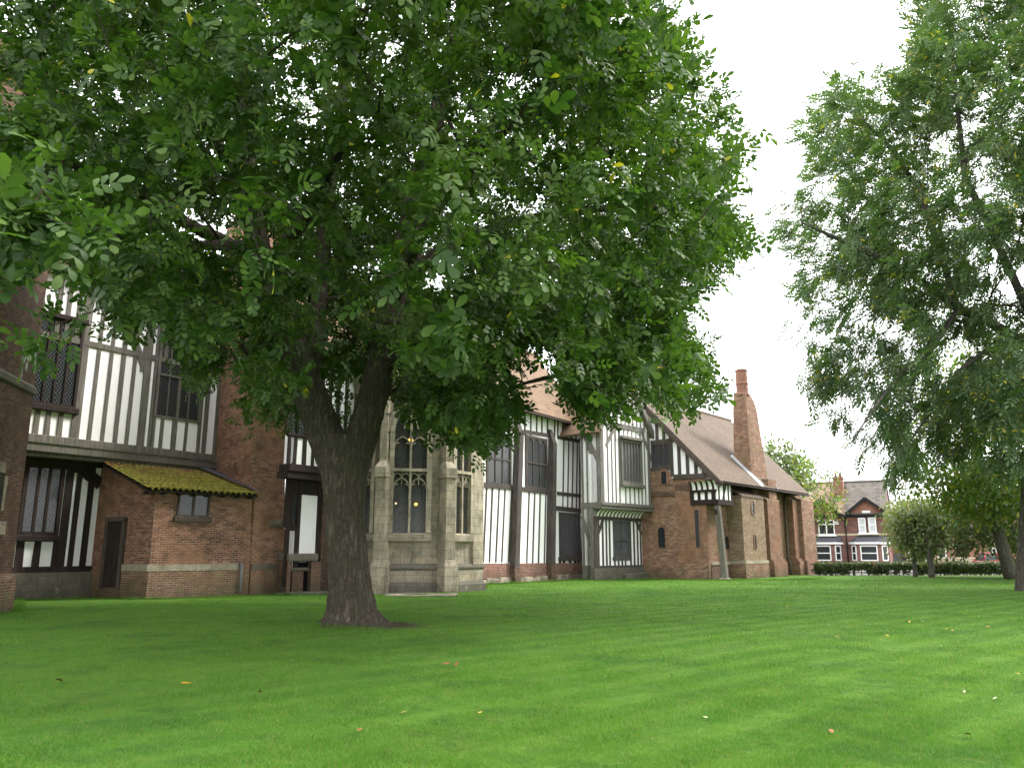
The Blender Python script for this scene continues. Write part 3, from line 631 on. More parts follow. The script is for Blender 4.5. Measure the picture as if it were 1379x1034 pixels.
for x in (758.5, 765, 771, 776.8): stud2(x + 1.2, 592, x, 665, .12, .022); stud2(x, 666, x - .4, 686, .12, .022)
for x in (657, 662, 667.5, 673, 678.5, 684): stud2(x + .4, 520, x, 578, .13, .022)
stud2(694, 585, 693, 655, .12, .022)
bar(fr, H, (645, 652), (699, 657), .26, -.04, .06); bar(fr, H, (701, 658), (742, 663), .24, -.04, .06); bar(fr, H, (751, 664), (783, 667.5), .2, -.04, .05)
bar(fr, H, (640, 569), (702, 580), .2, -.04, .05); bar(fr, H, (706, 580.5), (744, 587), .2, -.04, .05); bar(fr, H, (752, 588.5), (785, 595), .2, -.04, .05)
bar(fr, H, (750, 684), (786, 688), .26, -.04, .08)
pbuild(fr, 'timber_frame', M['timber_hall'], hw)
def big_post(xt, yt, xb, yb, w, d, cap=True):
    m = MB(); A = H.px(xt, yt, d); Bq = H.px(xb, yb, d); q = H.T * w / 2
    f0 = [Bq - q * 1.1, Bq + q * 1.1, A + q, A - q]; m.loft([x - H.N * d for x in f0], f0)
    if cap: # the head leans back to the wall
        top = A + np.array([0, 0, .85]); m.loft([A - q, A + q, A + q - H.N * d, A - q - H.N * d], [top - q - H.N * (d - .06), top + q - H.N * (d - .06), top + q - H.N * d, top - q - H.N * d])
    po = pbuild(m, 'post', M['timber_hall'], HALL, 'heavy weathered oak post', bevel=.015)
    b = MB(); f = [np.array([*(Bq + s_ * q * 1.25)[:2], Bq[2] - .02]) for s_ in (-1, 1)]
    ft = [f[0], f[1], f[1] - H.N * (d + .1), f[0] - H.N * (d + .1)]; b.loft([np.array([*p[:2], .22]) for p in ft], ft); b.loft([np.array([*p[:2], -.3]) for p in [x + H.N * .05 for x in ft]], [np.array([*p[:2], .22]) for p in [x + H.N * .05 for x in ft]])
    pbuild(b, 'brick_base', M['brick_dark'], po)
big_post(703, 584, 697, 763, .42, .38); big_post(748, 597, 745.5, 760, .40, .38)
m = MB(); bar(m, H, (787.5, 583), (785.5, 766), .22, -.1, .1); bar(m, H, (782, 590), (780.5, 764), .12, -.05, .06); pbuild(m, 'post', M['timber_hall'], HALL)
m = MB(); bar(m, H, (649.5, 640), (647.5, 762), .2, -.1, .08); pbuild(m, 'post', M['timber_hall'], HALL)
window(H, [(656, 581), (688, 586), (687, 655), (653, 652)], 3, (.5,), fm='timber_hall', gm='glass_mesh', fw=.13, mw=.07, arch=True, label='arched three-light window left of the oak post')
window(H, [(707, 586), (736, 590), (736, 660), (707, 656)], 3, (.48,), fm='timber_hall', gm='glass_mesh', fw=.13, mw=.07, arch=True, label='arched three-light window between the oak posts')
bw = window(H, [(753, 690), (781, 691), (780, 750), (752, 750)], 1, fm='timber_hall', gm='boards', fw=.12, sill=.12, label='tall window opening closed with grey boards')
m = MB(); s0, s1, z0, z1 = rect(H, [(755, 693), (779, 694), (778, 747), (754, 747)], 0)
for k in range(9):
    a = s0 + (s1 - s0) * k / 9; sprism(m, H, [(a + .006, z0), (a + (s1 - s0) / 9 - .006, z0), (a + (s1 - s0) / 9 - .006, z1), (a + .006, z1)], 0, .03 + .008 * (k % 3))
pbuild(m, 'boarding', M['boards'], bw)
m = MB()
for x in (754.5, 760, 768, 775.5, 780):
    m = MB(); bar(m, H, (x + .2, 751), (x, 761), .2, -.04, .05); pbuild(m, 'short_stud', M['timber_dark'], bw)
# hall roof
def roof(poly_lo, poly_hi, name, mat, label=None, th=.14, parent=None):
    m = MB(); a, b = poly_lo; c, d = poly_hi; n = np.cross(b - a, d - a); n /= np.linalg.norm(n)
    if n[2] < 0: n = -n
    m.loft([x - n * th for x in (a, b, c, d)], [a, b, c, d]); return pbuild(m, name, M[mat], parent or HALL, label)
# the ridge runs behind the bay; the slope sags a little like an old roof
hr = roof((H.p(-13, 9.26, .5), H.p(11.2, 9.26, .5)), (H.p(11.2, 14.6, -4.0), H.p(-13, 14.6, -4.0)), 'roof', 'tile_hall', 'orange-brown plain tile roof of the great hall')
m = MB(); m.tube([H.p(-13, 9.12, .5), H.p(11.1, 9.12, .5)], .07, 8); m.tube([H.p(-13, 9.15, .38), H.p(11.1, 9.15, .38)], .06, 6); pbuild(m, 'gutter', M['timber_dark'], hr)
roof((H.p(11.2, 9.26, -8.5), H.p(-13, 9.26, -8.5)), (H.p(-13, 14.6, -4.0), H.p(11.2, 14.6, -4.0)), 'roof', 'tile_hall')
m = MB(); m.tube([H.p(-13, 14.6, -4.0), H.p(11.2, 14.6, -4.0)], .13, 8); pbuild(m, 'ridge_tiles', M['tile_hall'], hr)
# west range roof, above the leaves
wr = roof((UP.p(11, 11.5, .5), UP.p(21.4, 11.5, .5)), (UP.p(21.4, 15.5, -4), UP.p(11, 15.5, -4)), 'roof', 'tile_hall', 'tiled roof of the west range')

# ---------------------------------------------------------------- 8. gabled wing with coved jetty
W = Plane(ground(801, 781)[:2], 42); J = .6; WU = W.off(J)
wcorner = W.p(0, 0); sl = .8; SP = Plane(wcorner[:2], 132); SP.O = SP.O - SP.T * sl   # side wall facing left
sw = wall(SP, -.05, sl + .0, .5, 9.0, -.5, 0, 'plaster_aged', 'wall', 'narrow white side wall of the gabled wing')
slu = sl + J
wall(SP, sl, slu + .02, 4.3, 9.0, -.5, .0, 'plaster_aged', 'wall')
m = MB()
sbar(m, SP, .08, .4, .08, 9.2, .14, -.04, .05); sbar(m, SP, slu - .14, 4.2, slu - .14, 9.0, .26, -.04, .06); sbar(m, SP, sl - .1, .4, sl - .1, 4.2, .24, -.04, .06)
sbar(m, SP, 0, 4.2, slu, 4.2, .3, -.04, .08); sbar(m, SP, 0, 9.0, slu * .55, 7.2, .26, -.04, .045); sbar(m, SP, slu * .3, 8.2, slu - .1, 6.6, .26, -.04, .04); sbar(m, SP, 0, 3.6, sl * .75, 1.9, .22, -.04, .05)
sbar(m, SP, 0, .45, sl, .45, .7, -.04, .07)
pbuild(m, 'timber_frame', M['timber_silver'], sw)
m = MB(); P = SP.p(sl * .62, 0, .12); m.tube([P + [0, 0, z] for z in (9.0, 4, .02)], .05, 8)
for z in (1.2, 3.1, 5.4, 7.4): m.tube([P + [0, 0, z], P + [0, 0, z + .1]], .068, 8)
pbuild(m, 'drain_pipe', M['pipe_green'], HALL, 'greenish downpipe in the angle of the gabled wing')
ztie = 8.94; wwid = 5.22
lw_ = wall(W, 0, 4.95, .5, 4.2, -.6, 0, 'plaster', 'wall', 'white ground floor of the gabled wing')
apx = 2.6; zap = 12.3
uw = wall(WU, 0, wwid, 4.1, ztie, -.7, 0, 'plaster', 'wall', 'white upper storey of the gabled wing', top=[(0, 4.1), (wwid, 4.1), (wwid, ztie), (apx, zap), (0, ztie)])
m = MB(); sbar(m, WU, -.1, 4.27, wwid + .1, 4.27, .2, -.4, .12); sbar(m, WU, -.1, 4.07, wwid + .1, 4.07, .2, -.5, .05); pbuild(m, 'jetty_beam', M['timber_silver'], HALL, bevel=.02)
m = MB()
for x in (819.3, 824.9, 829.8, 834.9, 864.5, 869.5, 874): 
    s_ = WU.sz(x, 670)[0]; sbar(m, WU, s_, 4.36, s_ + .02, ztie, .105, -.04, .022, wob=.12)
for x in (842.6, 848.4, 854.5, 860): s_ = WU.sz(x, 668)[0]; sbar(m, WU, s_, 4.36, s_, 5.6, .105, -.04, .024)
for s_ in np.arange(1.1, 4.4, .44): sbar(m, WU, s_, 8.0, s_, ztie, .105, -.04, .022)
for s_ in np.arange(.5, 4.8, .42): sbar(m, WU, s_, ztie, s_, ztie + (zap - ztie) * (1 - abs(s_ - apx) / apx) - .1, .105, -.04, .022)
sbar(m, WU, .8, ztie + .02, 4.6, ztie + .02, .3, -.04, .06); sbar(m, WU, wwid - .12, 4.36, wwid - .12, ztie, .2, -.04, .05); sbar(m, WU, .12, 4.36, .12, ztie, .24, -.04, .05)
bar(m, WU, (865, 583), (878, 620), .2, -.04, .04); sbar(m, WU, 1.6, 9.0, .5, 7.6, .22, -.04, .04)
pbuild(m, 'timber_frame', M['timber_silver'], uw)
m = MB()
for k in (0, 1):
    a, b = ((-.35, ztie - .45), (apx, zap + .12)) if k == 0 else ((wwid + .35, ztie - .45), (apx, zap + .12)); sbar(m, WU, *a, *b, .3, .15, .3)
pbuild(m, 'bargeboard', M['timber_silver'], HALL)
wp = window(WU, [(835, 591), (863, 595), (863, 653), (835, 651)], 6, fm='timber_silver', gm='boards', fw=.15, mw=.07, dep=.14, sill=.25, head=.28, label='shuttered upper window with vertical grey slats')
m = MB(); s0, s1, z0, z1 = rect(WU, [(837, 595), (861, 598), (861, 650), (837, 649)], 0); n_ = 6
for k in range(n_):
    cx_ = s0 + .04 + (s1 - s0 - .08) * (k + .5) / n_; sbar(m, WU, cx_, z0, cx_, z1, .09, 0, .06)
pbuild(m, 'slats', M['boards'], wp)
for sgn, nm in ((-1, 0), (1, 1)):
    a = (-.5 if sgn < 0 else wwid + .5)
    lo0, lo1 = WU.p(a, ztie - .6, .25), WU.p(a, ztie - .6, -9); hi0, hi1 = WU.p(apx, zap + .1, .25), WU.p(apx, zap + .1, -9)
    roof((lo0, lo1), (hi1, hi0), 'roof', 'tile_hall', 'steep tiled roof of the gabled wing')
# cove: a quarter round of plaster panels between dark ribs
cv = MB(); rb = MB(); zc0, zc1 = 3.58, 4.0
prof = [(0.02 + (J - .02) * (1 - math.cos(a)), zc0 + (zc1 - zc0) * math.sin(a)) for a in np.linspace(0, math.pi / 2, 9)]
for (a, b) in zip(prof[:-1], prof[1:]): cv.face([W.p(.1, a[1], a[0]), W.p(4.95, a[1], a[0]), W.p(4.95, b[1], b[0]), W.p(.1, b[1], b[0])], 0, True)
cove = pbuild(cv, 'cove', M['plaster'], HALL, 'coved white plaster under the jetty')
for s_ in np.linspace(.15, 4.9, 14):
    A = [W.p(s_ - .042, z, n) for n, z in prof] ; Bq = [W.p(s_ + .042, z, n) for n, z in prof]
    A2 = [W.p(s_ - .042, z - .03, n + .035) for n, z in prof]; B2 = [W.p(s_ + .042, z - .03, n + .035) for n, z in prof]
    for k in range(len(prof) - 1):
        rb.face([A2[k], B2[k], B2[k + 1], A2[k + 1]]); rb.face([A[k], A2[k], A2[k + 1], A[k + 1]]); rb.face([Bq[k], B2[k], B2[k + 1], Bq[k + 1]])
pbuild(rb, 'ribs', M['timber_grey'], cove)
m = MB(); sbar(m, W, 0, 3.48, 4.98, 3.48, .2, -.05, .09); pbuild(m, 'beam', M['timber_hall'], lw_)
m = MB()
for x in (806.6, 812.3, 817.2, 821.6, 849.8, 854.7, 859.4, 863.5): s_ = W.sz(x, 766)[0]; sbar(m, W, s_, .75, s_ + .02, 3.42, .15, -.04, .022, wob=.12)
for x in (828, 833, 838, 842.5): s_ = W.sz(x, 766)[0]; sbar(m, W, s_, .75, s_, 1.5, .15, -.04, .024)
sbar(m, W, 0, .72, 4.95, .72, .14, -.05, .06); bar(m, W, (812.5, 700), (803, 727), .2, -.04, .045); bar(m, W, (857, 701), (864.5, 719), .2, -.04, .045); sbar(m, W, .1, .4, .1, 3.5, .26, -.05, .07)
pbuild(m, 'timber_frame', M['timber_hall'], lw_)
window(W, [(825.5, 701), (846.8, 702), (846.8, 750), (825.5, 750)], 2, (.47,), fm='boards', gm='boards', fw=.09, mw=.07, sill=.05, label='grey sash under the coved jetty')
wall(W, -.1, 5.0, -.3, .65, -.5, .1, 'stone_dark', 'plinth')
m = MB(); sprism(m, W, [(2.6, -.2), (5.0, -.2), (5.0, .36), (2.6, .3)], 0, .4); pbuild(m, 'stone_footing', M['stone_dark'], HALL, bevel=.05)

# ---------------------------------------------------------------- 9. brick end range with half-timbered gable
C0 = ground(957, 780)[:2]; E = Plane(C0, 130); L = Plane(C0, 40)
W_ = 11.2; zev = 5.71; rise = 1.04
ez = lambda n: zev + rise * (.9 - n)        # roof height at distance n from the long wall
ridge_n = -4.75; zr = ez(ridge_n)
eb = wall(E, -9.5, 0, -.3, 5.95, -.6, 0, 'brick_chapel', 'brick_wall', 'weathered brick gable end wall')
lb = wall(L, .6, 15.2, -.3, 5.6, -.6, 0, 'brick_chapel', 'brick_wall', 'brick long wall of the end range')
gable = wall(E, 0, 0, 0, 0, -.4, -.03, 'plaster', 'gable', 'white half-timbered gable beside the jettied wing', top=[(-9.5, 5.8), (.8, 5.8), (ridge_n, zr - .1), (-9.5, zr - (9.5 + ridge_n) * rise)])
m = MB()
for x, yb in ((885, 594), (894, 594), (903, 594), (905.5, 641), (915.5, 641), (926.5, 641), (937.5, 640), (948, 640)):
    s_, zb_ = E.sz(x, yb); zt_ = ez(s_) - .25
    if zt_ > zb_: sbar(m, E, s_, zb_, s_, zt_, .2, -.06, .025)
bar(m, E, (876, 595.5), (908, 592), .22, -.06, .05); bar(m, E, (906.5, 642), (958, 640), .28, -.06, .1)
pbuild(m, 'timber_frame', M['timber_hall'], gable)
m = MB(); sbar(m, E, 1.1, ez(1.1) - .15, ridge_n, zr - .12, .36, .2, .28); sbar(m, E, 1.1, ez(1.1) - .02, ridge_n, zr + .01, .1, .2, .33); pbuild(m, 'bargeboard', M['timber_brown'], HALL)
window(E, [(877.5, 597), (904, 596), (904, 628), (878, 630)], 3, fm='timber_hall', gm='glass_mesh', fw=.1, mw=.1, sill=.06, label='three-light window in the half-timbered gable')
m = MB(); a_, b_ = E.sz(870, 640)[0], E.sz(905, 640)[0]; sprism(m, E, [(a_, 5.6), (b_, 5.6), (b_, 6.42), (a_, 6.5)], -.3, .02); pbuild(m, 'brick_infill', M['brick_chapel'], gable)
s_ = E.sz(894.8, 645)[0]; arch_window(E, s_, E.sz(895, 652)[1], E.sz(895, 634.5)[1], .36, .04, 'little arched window below the gable')
m = MB(); a_, b_ = E.sz(870, 660)[0], E.sz(914, 660)[0]
for k in range(3): sprism(m, E, [(a_, 4.92 + k * .1), (b_, 4.92 + k * .1), (b_, 5.01 + k * .1), (a_, 5.01 + k * .1)], -.2, .08 - .03 * k)
pbuild(m, 'brick_corbel', M['brick_dark'], eb)
a_ = E.sz(913, 720)[0]
m = MB(); sprism(m, E, [(a_, -.3), (.02, -.3), (.02, 5.0), (a_, 5.2)], -.3, .14)
eb2 = pbuild(m, 'brick_wall', M['brick_orange'], HALL, 'projecting redder brick strip beside the tall slit window')
m = MB()
for k in range(4): sprism(m, E, [(a_, 5.16 + k * .11), (.02, 5.16 + k * .11), (.02, 5.25 + k * .11), (a_, 5.25 + k * .11)], -.3, .13 - .025 * k)
pbuild(m, 'brick_corbel', M['brick_dark'], eb2)
arch_window(E, E.sz(891.2, 722)[0], E.sz(891, 737)[1], E.sz(891, 709.5)[1], .48, 0, 'arched window in the gable end')
s_ = E.sz(940.7, 710)[0]; arch_window(E, s_, E.sz(941, 737)[1], E.sz(941, 686)[1], .26, .14, 'tall slit window beneath the jettied box', surround=.09)
m = MB(); sprism(m, E, [(-6, -.3), (.06, -.3), (.06, .85), (-6, .85)], -.2, .20); sprism(m, E, [(-6, .85), (.04, .85), (.04, .95), (-6, .95)], -.2, .10); pbuild(m, 'plinth', M['brick_chapel'], eb)
# roof
n_e = .95
s0r, s1r = -.32, 14.3
e0, e1 = L.p(s0r, ez(n_e), n_e), L.p(s1r, ez(n_e), n_e); r0, r1 = L.p(s0r, zr, ridge_n), L.p(s1r, zr, ridge_n)
cr = roof((e0, e1), (r1, r0), 'roof', 'tile_chapel', 'brown plain tile roof of the brick end range')
b0, b1 = L.p(s0r, ez(n_e), 2 * ridge_n - n_e), L.p(s1r, ez(n_e), 2 * ridge_n - n_e); roof((b1, b0), (r0, r1), 'roof', 'tile_chapel')
m = MB(); m.tube([r0, r1], .12, 8); pbuild(m, 'ridge_tiles', M['tile_chapel'], cr)
m = MB(); m.tube([e0 - [0, 0, .14], e1 - [0, 0, .14]], .06, 8); pbuild(m, 'gutter', M['timber_dark'], cr)
m = MB(); sbar(m, L, s0r + .3, zev - .1, s1r - .2, zev - .1, .12, -.1, .9); pbuild(m, 'soffit', M['timber_dark'], cr)
fe = wall(Plane(L.p(15.2, 0)[:2], 130), -9.5, 0, -.3, 5.6, 0, .5, 'brick_chapel', 'brick_wall', top=[(-9.5, -.3), (0, -.3), (0, 5.6), (-4.75, 10.6), (-9.5, 5.6)])
# jettied box at the corner
bl = E.sz(930, 665, .15)[0]; nb_ = .74; slen = L.sz(985.5, 665, nb_)[0]
zb0, zb1, zb2 = 4.3, 5.08, 5.7
m = MB(); sprism(m, E, [(bl, zb0), (nb_, zb0), (nb_, zb1), (bl, zb1)], -.2, .15); sprism(m, L, [(-.14, zb0), (slen, zb0), (slen, 5.66), (-.14, 5.66)], -.74, nb_)
box = pbuild(m, 'jettied_box', M['plaster'], HALL, 'small black and white jettied box on a timber post')
m = MB()
sbar(m, E, bl, zb0 + .13, nb_, zb0 + .13, .28, -.1, .24); sbar(m, E, bl, zb1, nb_, zb1, .14, -.1, .26); sbar(m, L, -.2, zb0 + .12, slen, zb0 + .12, .3, -.1, nb_ + .09)
for f in np.linspace(0, 1, 4): s_ = bl + .1 + (nb_ - bl - .3) * f; sbar(m, E, s_, zb0 + .2, s_, zb1, .17 if 0 < f < 1 else .24, -.1, .215)
for s_, t_ in ((.1, .1), (.75, .75), (1.35, 1.35), (slen - .08, slen - .08)): sbar(m, L, s_, zb0 + .2, t_, 5.6, .13, -.1, nb_ + .03)
sbar(m, L, .55, zb0 + .25, 1.05, 5.5, .13, -.1, nb_ + .04)
pbuild(m, 'timber_frame', M['timber_dark'], box)
cvm = MB(); rbm = MB(); prof = [(.16 + .3 * (1 - math.cos(a)), zb1 + .06 + .5 * math.sin(a)) for a in np.linspace(0, math.pi / 2, 8)]
for a, b in zip(prof[:-1], prof[1:]): cvm.face([E.p(bl, a[1], a[0]), E.p(nb_, a[1], a[0]), E.p(nb_, b[1], b[0]), E.p(bl, b[1], b[0])], 0, True)
pbuild(cvm, 'cove', M['plaster'], box)
for s_ in np.linspace(bl + .08, nb_ - .2, 5):
    rbm = MB()
    for a, b in zip(prof[:-1], prof[1:]): rbm.loft([E.p(s_ - .06, a[1], a[0] - .02), E.p(s_ + .06, a[1], a[0] - .02), E.p(s_ + .06, a[1] - .02, a[0] + .04), E.p(s_ - .06, a[1] - .02, a[0] + .04)], [E.p(s_ - .06, b[1], b[0] - .02), E.p(s_ + .06, b[1], b[0] - .02), E.p(s_ + .06, b[1] - .02, b[0] + .04), E.p(s_ - .06, b[1] - .02, b[0] + .04)], 0, False)
    pbuild(rbm, 'rib', M['timber_dark'], box)
m = MB(); Pt, Pb = L.p(.02, zb0 + .1, nb_ - .1), L.p(.25, -.1, nb_ + .06); rr_ = lambda P, h: [P + E.T * h + E.N * h, P - E.T * h + E.N * h, P - E.T * h - E.N * h, P + E.T * h - E.N * h]
m.loft(rr_(Pb, .17), rr_(Pt, .15)); pst = pbuild(m, 'post', M['timber_grey'], HALL, 'leaning grey oak post under the jettied box', bevel=.03)
m = MB(); m.loft(rr_(np.array([*Pb[:2], -.2]), .32), rr_(np.array([*Pb[:2], .1]), .26)); pbuild(m, 'pad_stone', M['stone'], pst, bevel=.04)
m = MB(); sbar(m, E, nb_ - .15, 4.5, nb_ - .15, 3.7, .2, -.2, .1); pbuild(m, 'bracket', M['timber_dark'], pst)
arch_window(L, L.sz(978.5, 730)[0], L.sz(978, 739)[1], L.sz(978, 721.5)[1], .55, 0, 'little arched window behind the oak post')
m = MB(); sprism(m, L, [(0, -.3), (5, -.3), (5, .82), (0, .82)], -.2, .10); pbuild(m, 'plinth', M['brick_dark'], lb); 
m = MB(); sprism(m, L, [(.05, .82), (5, .82), (5, .98), (.05, .98)], -.2, .14); pbuild(m, 'stone_band', M['stone_band'], lb)
# projecting turret
nt_ = .95
ta, tb = L.sz(1001, 720, nt_)[0], L.sz(1031, 720, nt_)[0]
m = MB(); sprism(m, L, [(ta, -.3), (tb, -.3), (tb, 4.95), (ta, 4.95)], -.3, nt_); tur = pbuild(m, 'garderobe_turret', M['brick_pale'], HALL, 'paler brick projecting turret with two slits')
m = MB(); A = [L.p(ta, 4.95, nt_ + .03), L.p(tb, 4.95, nt_ + .03), L.p(tb, 5.5, .05), L.p(ta, 5.5, .05)]; m.loft([a - [0, 0, .12] for a in A], A); pbuild(m, 'weathering', M['tile_chapel'], tur)
m = MB(); sprism(m, L, [(ta - .08, -.3), (tb + .06, -.3), (tb + .06, .86), (ta - .08, .86)], -.3, nt_ + .08); pbuild(m, 'plinth', M['brick_chapel'], tur)
m = MB(); sprism(m, L, [(ta - .08, .86), (tb + .06, .86), (tb + .02, 1.05), (ta - .03, 1.05)], -.3, nt_ + .1); pbuild(m, 'stone_band', M['stone_band'], tur)
for (x, y0, y1, w_) in ((1013.2, 692, 675, .38), (1016.5, 738, 720.5, .26)):
    s_ = L.sz(x, (y0 + y1) / 2, nt_)[0]; arch_window(L, s_, L.sz(x, y0, nt_)[1], L.sz(x, y1, nt_)[1], w_, nt_, 'narrow slit in the pale turret', brick='brick_orange', surround=.08)
def buttress(x0, x1, ytop, depth, mat, low=.25):
    a, b = L.sz(x0, 720, depth)[0], L.sz(x1, 720, depth)[0]; zt = L.sz(x0, ytop, depth)[1]
    m = MB(); sprism(m, L, [(a, -.3), (b, -.3), (b, zt), (a, zt)], -.3, depth); A = [L.p(a, zt, depth), L.p(b, zt, depth), L.p(b, zt + depth * .75, 0), L.p(a, zt + depth * .75, 0)]
    m.loft([q - [0, 0, .02] for q in (L.p(a, zt, depth), L.p(b, zt, depth), L.p(b, zt, 0), L.p(a, zt, 0))], A)
    o = pbuild(m, 'buttress', M[mat], HALL)
    m = MB(); m.loft([q - [0, 0, .0] for q in A], [q + [0, 0, .06] for q in A]); pbuild(m, 'coping', M['brick_pale'], o)
    m = MB(); sprism(m, L, [(a - .08, -.3), (b + .08, -.3), (b + .08, .95), (a - .08, .95)], -.3, depth + low); sprism(m, L, [(a - .05, .95), (b + .05, .95), (b + .05, 1.1), (a - .05, 1.1)], -.3, depth + low * .5); pbuild(m, 'plinth', M['brick_orange'], o)
buttress(1036, 1052, 674, .9, 'brick_orange'); buttress(1070, 1080, 675, .62, 'brick_orange')
m = MB(); P = L.p(L.sz(1060, 720, .15)[0], 0, .15); m.tube([P + [0, 0, 5.45], P + [0, 0, 1.1], P + L.N * .1 + [0, 0, .9], P + L.N * .1 + [0, 0, -.02]], .055, 8); m.tube([P + L.N * .75 + [0, 0, 5.5], P + [0, 0, 5.3]], .05, 8); pbuild(m, 'drain_pipe', M['pipe_green'], HALL, 'downpipe between the two brick buttresses')
nq = .9; a_, b_ = L.sz(1082, 720, nq)[0], L.sz(1098, 720, nq)[0]
m = MB(); sprism(m, L, [(a_, -.3), (b_, -.3), (b_, 5.15), (a_, 5.15)], -.6, nq); A = [L.p(a_, 5.15, nq), L.p(b_, 5.15, nq), L.p(b_, 5.5, -.3), L.p(a_, 5.5, -.3)]; m.loft([q - [0, 0, .05] for q in A], A); cb = pbuild(m, 'corner_buttress', M['brick_chapel'], HALL, 'broad brick corner buttress at the far end')
m = MB(); sprism(m, L, [(a_ - .1, -.3), (b_ + .12, -.3), (b_ + .12, .95), (a_ - .1, .95)], -.6, nq + .15); pbuild(m, 'plinth', M['brick_orange'], cb)
# tall chimney rising through the eaves
ks0 = L.sz(1013, 640, .25)[0]; kb = .25
m = MB()
def blk(s0, s1, n0, n1, z): return [L.p(s0, z, n0), L.p(s1, z, n0), L.p(s1, z, n1), L.p(s0, z, n1)]
m.loft(blk(ks0, ks0 + 2.75, -1.0, kb, 4.9), blk(ks0, ks0 + 2.4, -.95, kb - .05, 7.4)); m.loft(blk(ks0, ks0 + 2.4, -.95, kb - .05, 7.4), blk(ks0 + .05, ks0 + 1.75, -.85, kb - .12, 10.9)); m.loft(blk(ks0 + .05, ks0 + 1.75, -.85, kb - .12, 10.9), blk(ks0 + .1, ks0 + 1.5, -.8, kb - .15, 11.5)); m.loft(blk(ks0 + .1, ks0 + 1.5, -.8, kb - .15, 11.5), blk(ks0 + .1, ks0 + .85, -.75, kb - .2, 12.05))
ch2 = pbuild(m, 'chimney', M['brick_chapel'], HALL, 'tall tapering brick chimney with a round shaft', bevel=.02)
cs = L.p(ks0 + .5, 0, -.3); m = MB(); og = lambda r, z: [cs + [r * math.cos(a), r * math.sin(a), z] for a in np.linspace(0, 2 * math.pi, 13)[:-1]]
m.rings([og(.40, 11.7), og(.40, 12.6), og(.43, 12.62), og(.43, 12.72), og(.40, 12.75), og(.39, 13.5), og(.42, 13.52), og(.42, 13.62)], smooth=False); m.loft(og(.46, 11.84), og(.46, 11.94)); pbuild(m, 'shaft', M['brick_far'], ch2)
m = MB(); m.loft(og(.3, 13.62), og(.29, 13.68)); pbuild(m, 'flue', M['void'], ch2)
m = MB(); a_, b_ = L.sz(1035, 660, .86)[0], L.sz(1045, 660, .86)[0]; sprism(m, L, [(a_, 3.4), (b_, 3.4), (b_, 6.25), (a_, 6.25)], -.6, .86); KB = b_; pbuild(m, 'chimney_breast', M['brick_chapel'], ch2)
m2 = MB()
for k in range(10):
    n = -1.05 + k * .2; s_ = ks0; z = ez(n + .1); m2.loft([L.p(s_ - .30, ez(n) + .01, n), L.p(s_ + .01, ez(n) + .01, n), L.p(s_ + .01, ez(n + .21) + .01, n + .21), L.p(s_ - .30, ez(n + .21) + .01, n + .21)], [L.p(s_ - .30, ez(n) + .05, n), L.p(s_ + .01, ez(n) + .16, n), L.p(s_ + .01, ez(n + .21) + .16, n + .21), L.p(s_ - .30, ez(n + .21) + .05, n + .21)])
s_ = KB
for k in range(2):
    n = .35 + k * .3; m2.loft([L.p(s_ - .02, ez(n) + .01, n), L.p(s_ + .25, ez(n) + .01, n), L.p(s_ + .25, ez(n + .31) + .01, n + .31), L.p(s_ - .02, ez(n + .31) + .01, n + .31)], [L.p(s_ - .02, ez(n) + .12, n), L.p(s_ + .25, ez(n) + .04, n), L.p(s_ + .25, ez(n + .31) + .04, n + .31), L.p(s_ - .02, ez(n + .31) + .12, n + .31)])
pbuild(m2, 'lead_flashing', M['lead'], ch2)
# ================================================================== HOUSES ACROSS THE ROAD
def house_win(pl, quad, parent, n=.0, cols=1, mid=.5, label=None, curtain=False):
    s0, s1, z0, z1 = rect(pl, quad, n); fw = .1
    m = MB()
    for a, b in ((s0, s0 + fw), (s1 - fw, s1)): sprism(m, pl, [(a, z0), (b, z0), (b, z1), (a, z1)], n - .05, n + .07)
    for a, b in ((z0, z0 + fw), (z1 - fw, z1)): sprism(m, pl, [(s0 + fw, a), (s1 - fw, a), (s1 - fw, b), (s0 + fw, b)], n - .05, n + .065)
    sprism(m, pl, [(s0 - .12, z0 - .14), (s1 + .12, z0 - .14), (s1 + .12, z0 - .002), (s0 - .12, z0 - .002)], n - .05, n + .14)
    fr = m.build('window', M['white'], parent, label)
    g = MB(); sprism(g, pl, [(s0 + .05, z0 + .05), (s1 - .05, z0 + .05), (s1 - .05, z1 - .05), (s0 + .05, z1 - .05)], n - .03, n + .012); g.build('pane', M['curtain'] if curtain else M['glass_plain'], fr)
    b = MB()
    for k in range(1, cols): c = s0 + (s1 - s0) * k / cols; sprism(b, pl, [(c - .05, z0 + fw), (c + .05, z0 + fw), (c + .05, z1 - fw), (c - .05, z1 - fw)], n, n + .055)
    if mid: z = z0 + (z1 - z0) * mid; sbar(b, pl, s0 + fw, z, s1 - fw, z, .09, n, n + .06)
    b.build('glazing_bars', M['white'], fr); return fr
HP = Plane(ground(1150, 766)[:2], 118)
sx = lambda x, y, n=0: HP.sz(x, y, n)[0]
zy = lambda x, y, n=0: HP.sz(x, y, n)[1]
xdiv = sx(1139, 730)
